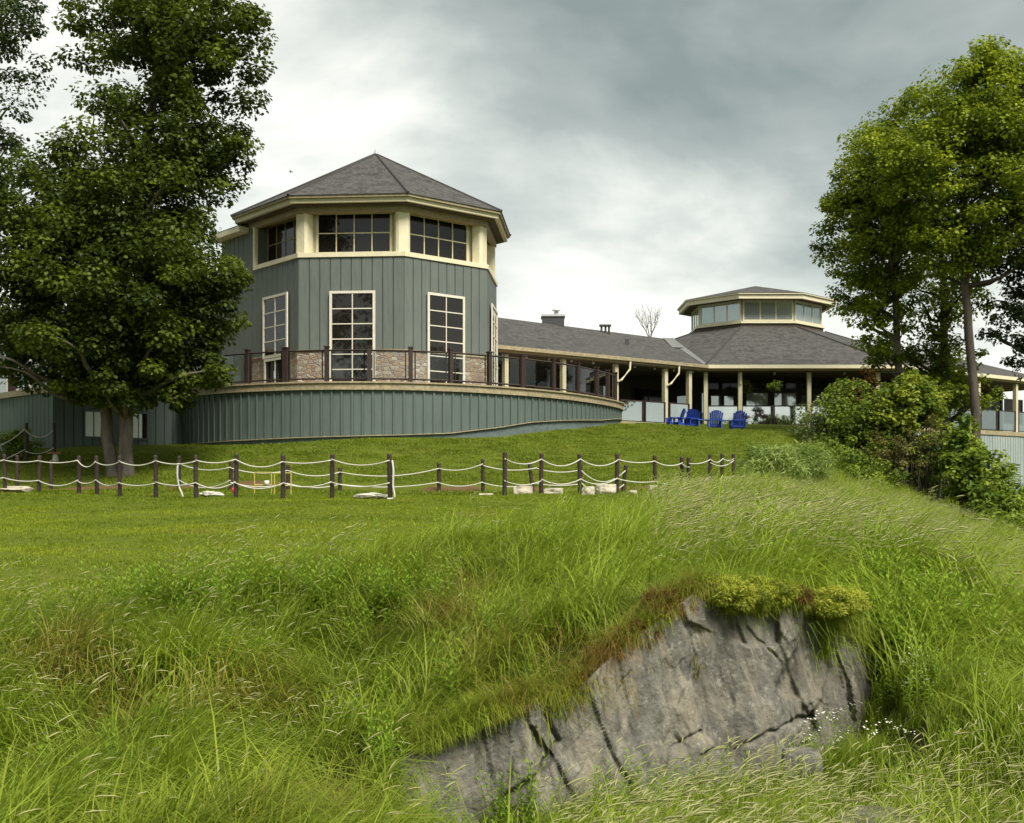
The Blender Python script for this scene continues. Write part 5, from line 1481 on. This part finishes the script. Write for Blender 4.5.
# ------------------------------------------------------------------ sky, sun, camera
SUN_EL, SUN_AZ = 52, 148        # azimuth clockwise from +Y (behind the camera, to the right)
w = bpy.data.worlds.new('World'); sc.world = w; w.use_nodes = True
nt = w.node_tree; nt.nodes.clear()
W = nt.nodes.new; L = nt.links.new
out = W('ShaderNodeOutputWorld')
sky = W('ShaderNodeTexSky'); sky.sky_type = 'NISHITA'; sky.sun_disc = False
sky.sun_elevation = math.radians(SUN_EL); sky.sun_rotation = math.radians(SUN_AZ)
b1 = W('ShaderNodeBackground'); b1.inputs[1].default_value = .05; L(sky.outputs[0], b1.inputs[0])
tc = W('ShaderNodeTexCoord')


def wmath(op, a, b=None, clamp=False):
    m = W('ShaderNodeMath'); m.operation = op; m.use_clamp = clamp
    for s_, v_ in ((m.inputs[0], a), (m.inputs[1], b)):
        if v_ is None: continue
        if hasattr(v_, 'is_linked'): L(v_, s_)
        else: s_.default_value = v_
    return m.outputs[0]


mp = W('ShaderNodeMapping'); mp.inputs['Scale'].default_value = (1, 1, 2.2); mp.inputs['Location'].default_value = (.35, .2, .1); L(tc.outputs['Generated'], mp.inputs[0])


def wnoise(scale, detail, rough, dist=0):
    n = W('ShaderNodeTexNoise'); n.inputs['Scale'].default_value = scale; n.inputs['Detail'].default_value = detail; n.inputs['Roughness'].default_value = rough; n.inputs['Distortion'].default_value = dist
    L(mp.outputs[0], n.inputs['Vector']); return n.outputs['Fac']


val = wmath('MULTIPLY', wmath('SUBTRACT', wnoise(3.2, 7, .52, .4), .5), 1.6)
val = wmath('ADD', val, wmath('MULTIPLY', wmath('SUBTRACT', wnoise(9, 6, .55, .3), .5), .35))
val = wmath('ADD', val, .45)
# broad cloud banks: (direction through, angular width, brightness)
for px, py, wd, am in ((340, 60, .14, .36), (600, 150, .16, -.29), (860, 110, .16, -.14), (660, 275, .085, .34), (520, 285, .08, .26), (560, 60, .12, -.04), (30, 60, .2, .22), (760, 255, .12, .22), (960, 330, .1, .2), (590, 240, .06, .12), ('back', (.3, -1, .12), .5, .3)):  # 'back' is an unseen bright patch added to lift porch window reflections
    d = Vector(py).normalized() if px == 'back' else Vector(((px - CX) / F, 1, (HY - py) / F)).normalized()
    vm = W('ShaderNodeVectorMath'); vm.operation = 'DOT_PRODUCT'; L(tc.outputs['Generated'], vm.inputs[0]); vm.inputs[1].default_value = d
    e = wmath('EXPONENT', wmath('MULTIPLY', wmath('SUBTRACT', vm.outputs['Value'], 1.0), 2.0 / (wd * wd)))
    val = wmath('ADD', val, wmath('MULTIPLY', e, am))
cr = W('ShaderNodeValToRGB'); el = cr.color_ramp.elements
stops = [(.0, (.23, .27, .25)), (.33, (.37, .41, .38)), (.58, (.60, .63, .575)), (.84, (.93, .925, .84))]
while len(el) < len(stops): el.new(.5)
for i, (p_, c_) in enumerate(stops): el[i].position = p_; el[i].color = (*c_, 1)
L(val, cr.inputs[0])
b2 = W('ShaderNodeBackground'); b2.inputs[1].default_value = .275; L(cr.outputs[0], b2.inputs[0])
mx = W('ShaderNodeMixShader'); mx.inputs[0].default_value = .93; L(b1.outputs[0], mx.inputs[1]); L(b2.outputs[0], mx.inputs[2]); L(mx.outputs[0], out.inputs[0])

sl = bpy.data.lights.new('sun', 'SUN'); sl.energy = 1.5; sl.angle = math.radians(24); sl.color = (1, .95, .86)
so_ = bpy.data.objects.new('sun', sl); COL.objects.link(so_)
az, elv = math.radians(SUN_AZ), math.radians(SUN_EL)
sd_ = Vector((math.sin(az) * math.cos(elv), math.cos(az) * math.cos(elv), math.sin(elv)))
so_.rotation_euler = sd_.to_track_quat('Z', 'Y').to_euler(); so_.location = (20, -20, 40)

cam = bpy.data.cameras.new('camera'); co = bpy.data.objects.new('camera', cam); COL.objects.link(co)
cam.sensor_width = 36; cam.lens = F / 1024 * 36; cam.shift_y = (HY - 411.5) / 1024; cam.clip_start = .1; cam.clip_end = 3000
co.location = (0, 0, 0); co.rotation_euler = (math.radians(90), 0, 0)
sc.camera = co
sc.view_settings.view_transform = 'Standard'; sc.view_settings.look = 'None'; sc.view_settings.gamma = 1; sc.view_settings.exposure = 2.2
sc.view_settings.use_curve_mapping = False
sc.cycles.max_bounces = 8; sc.cycles.transparent_max_bounces = 12; sc.cycles.use_denoising = True
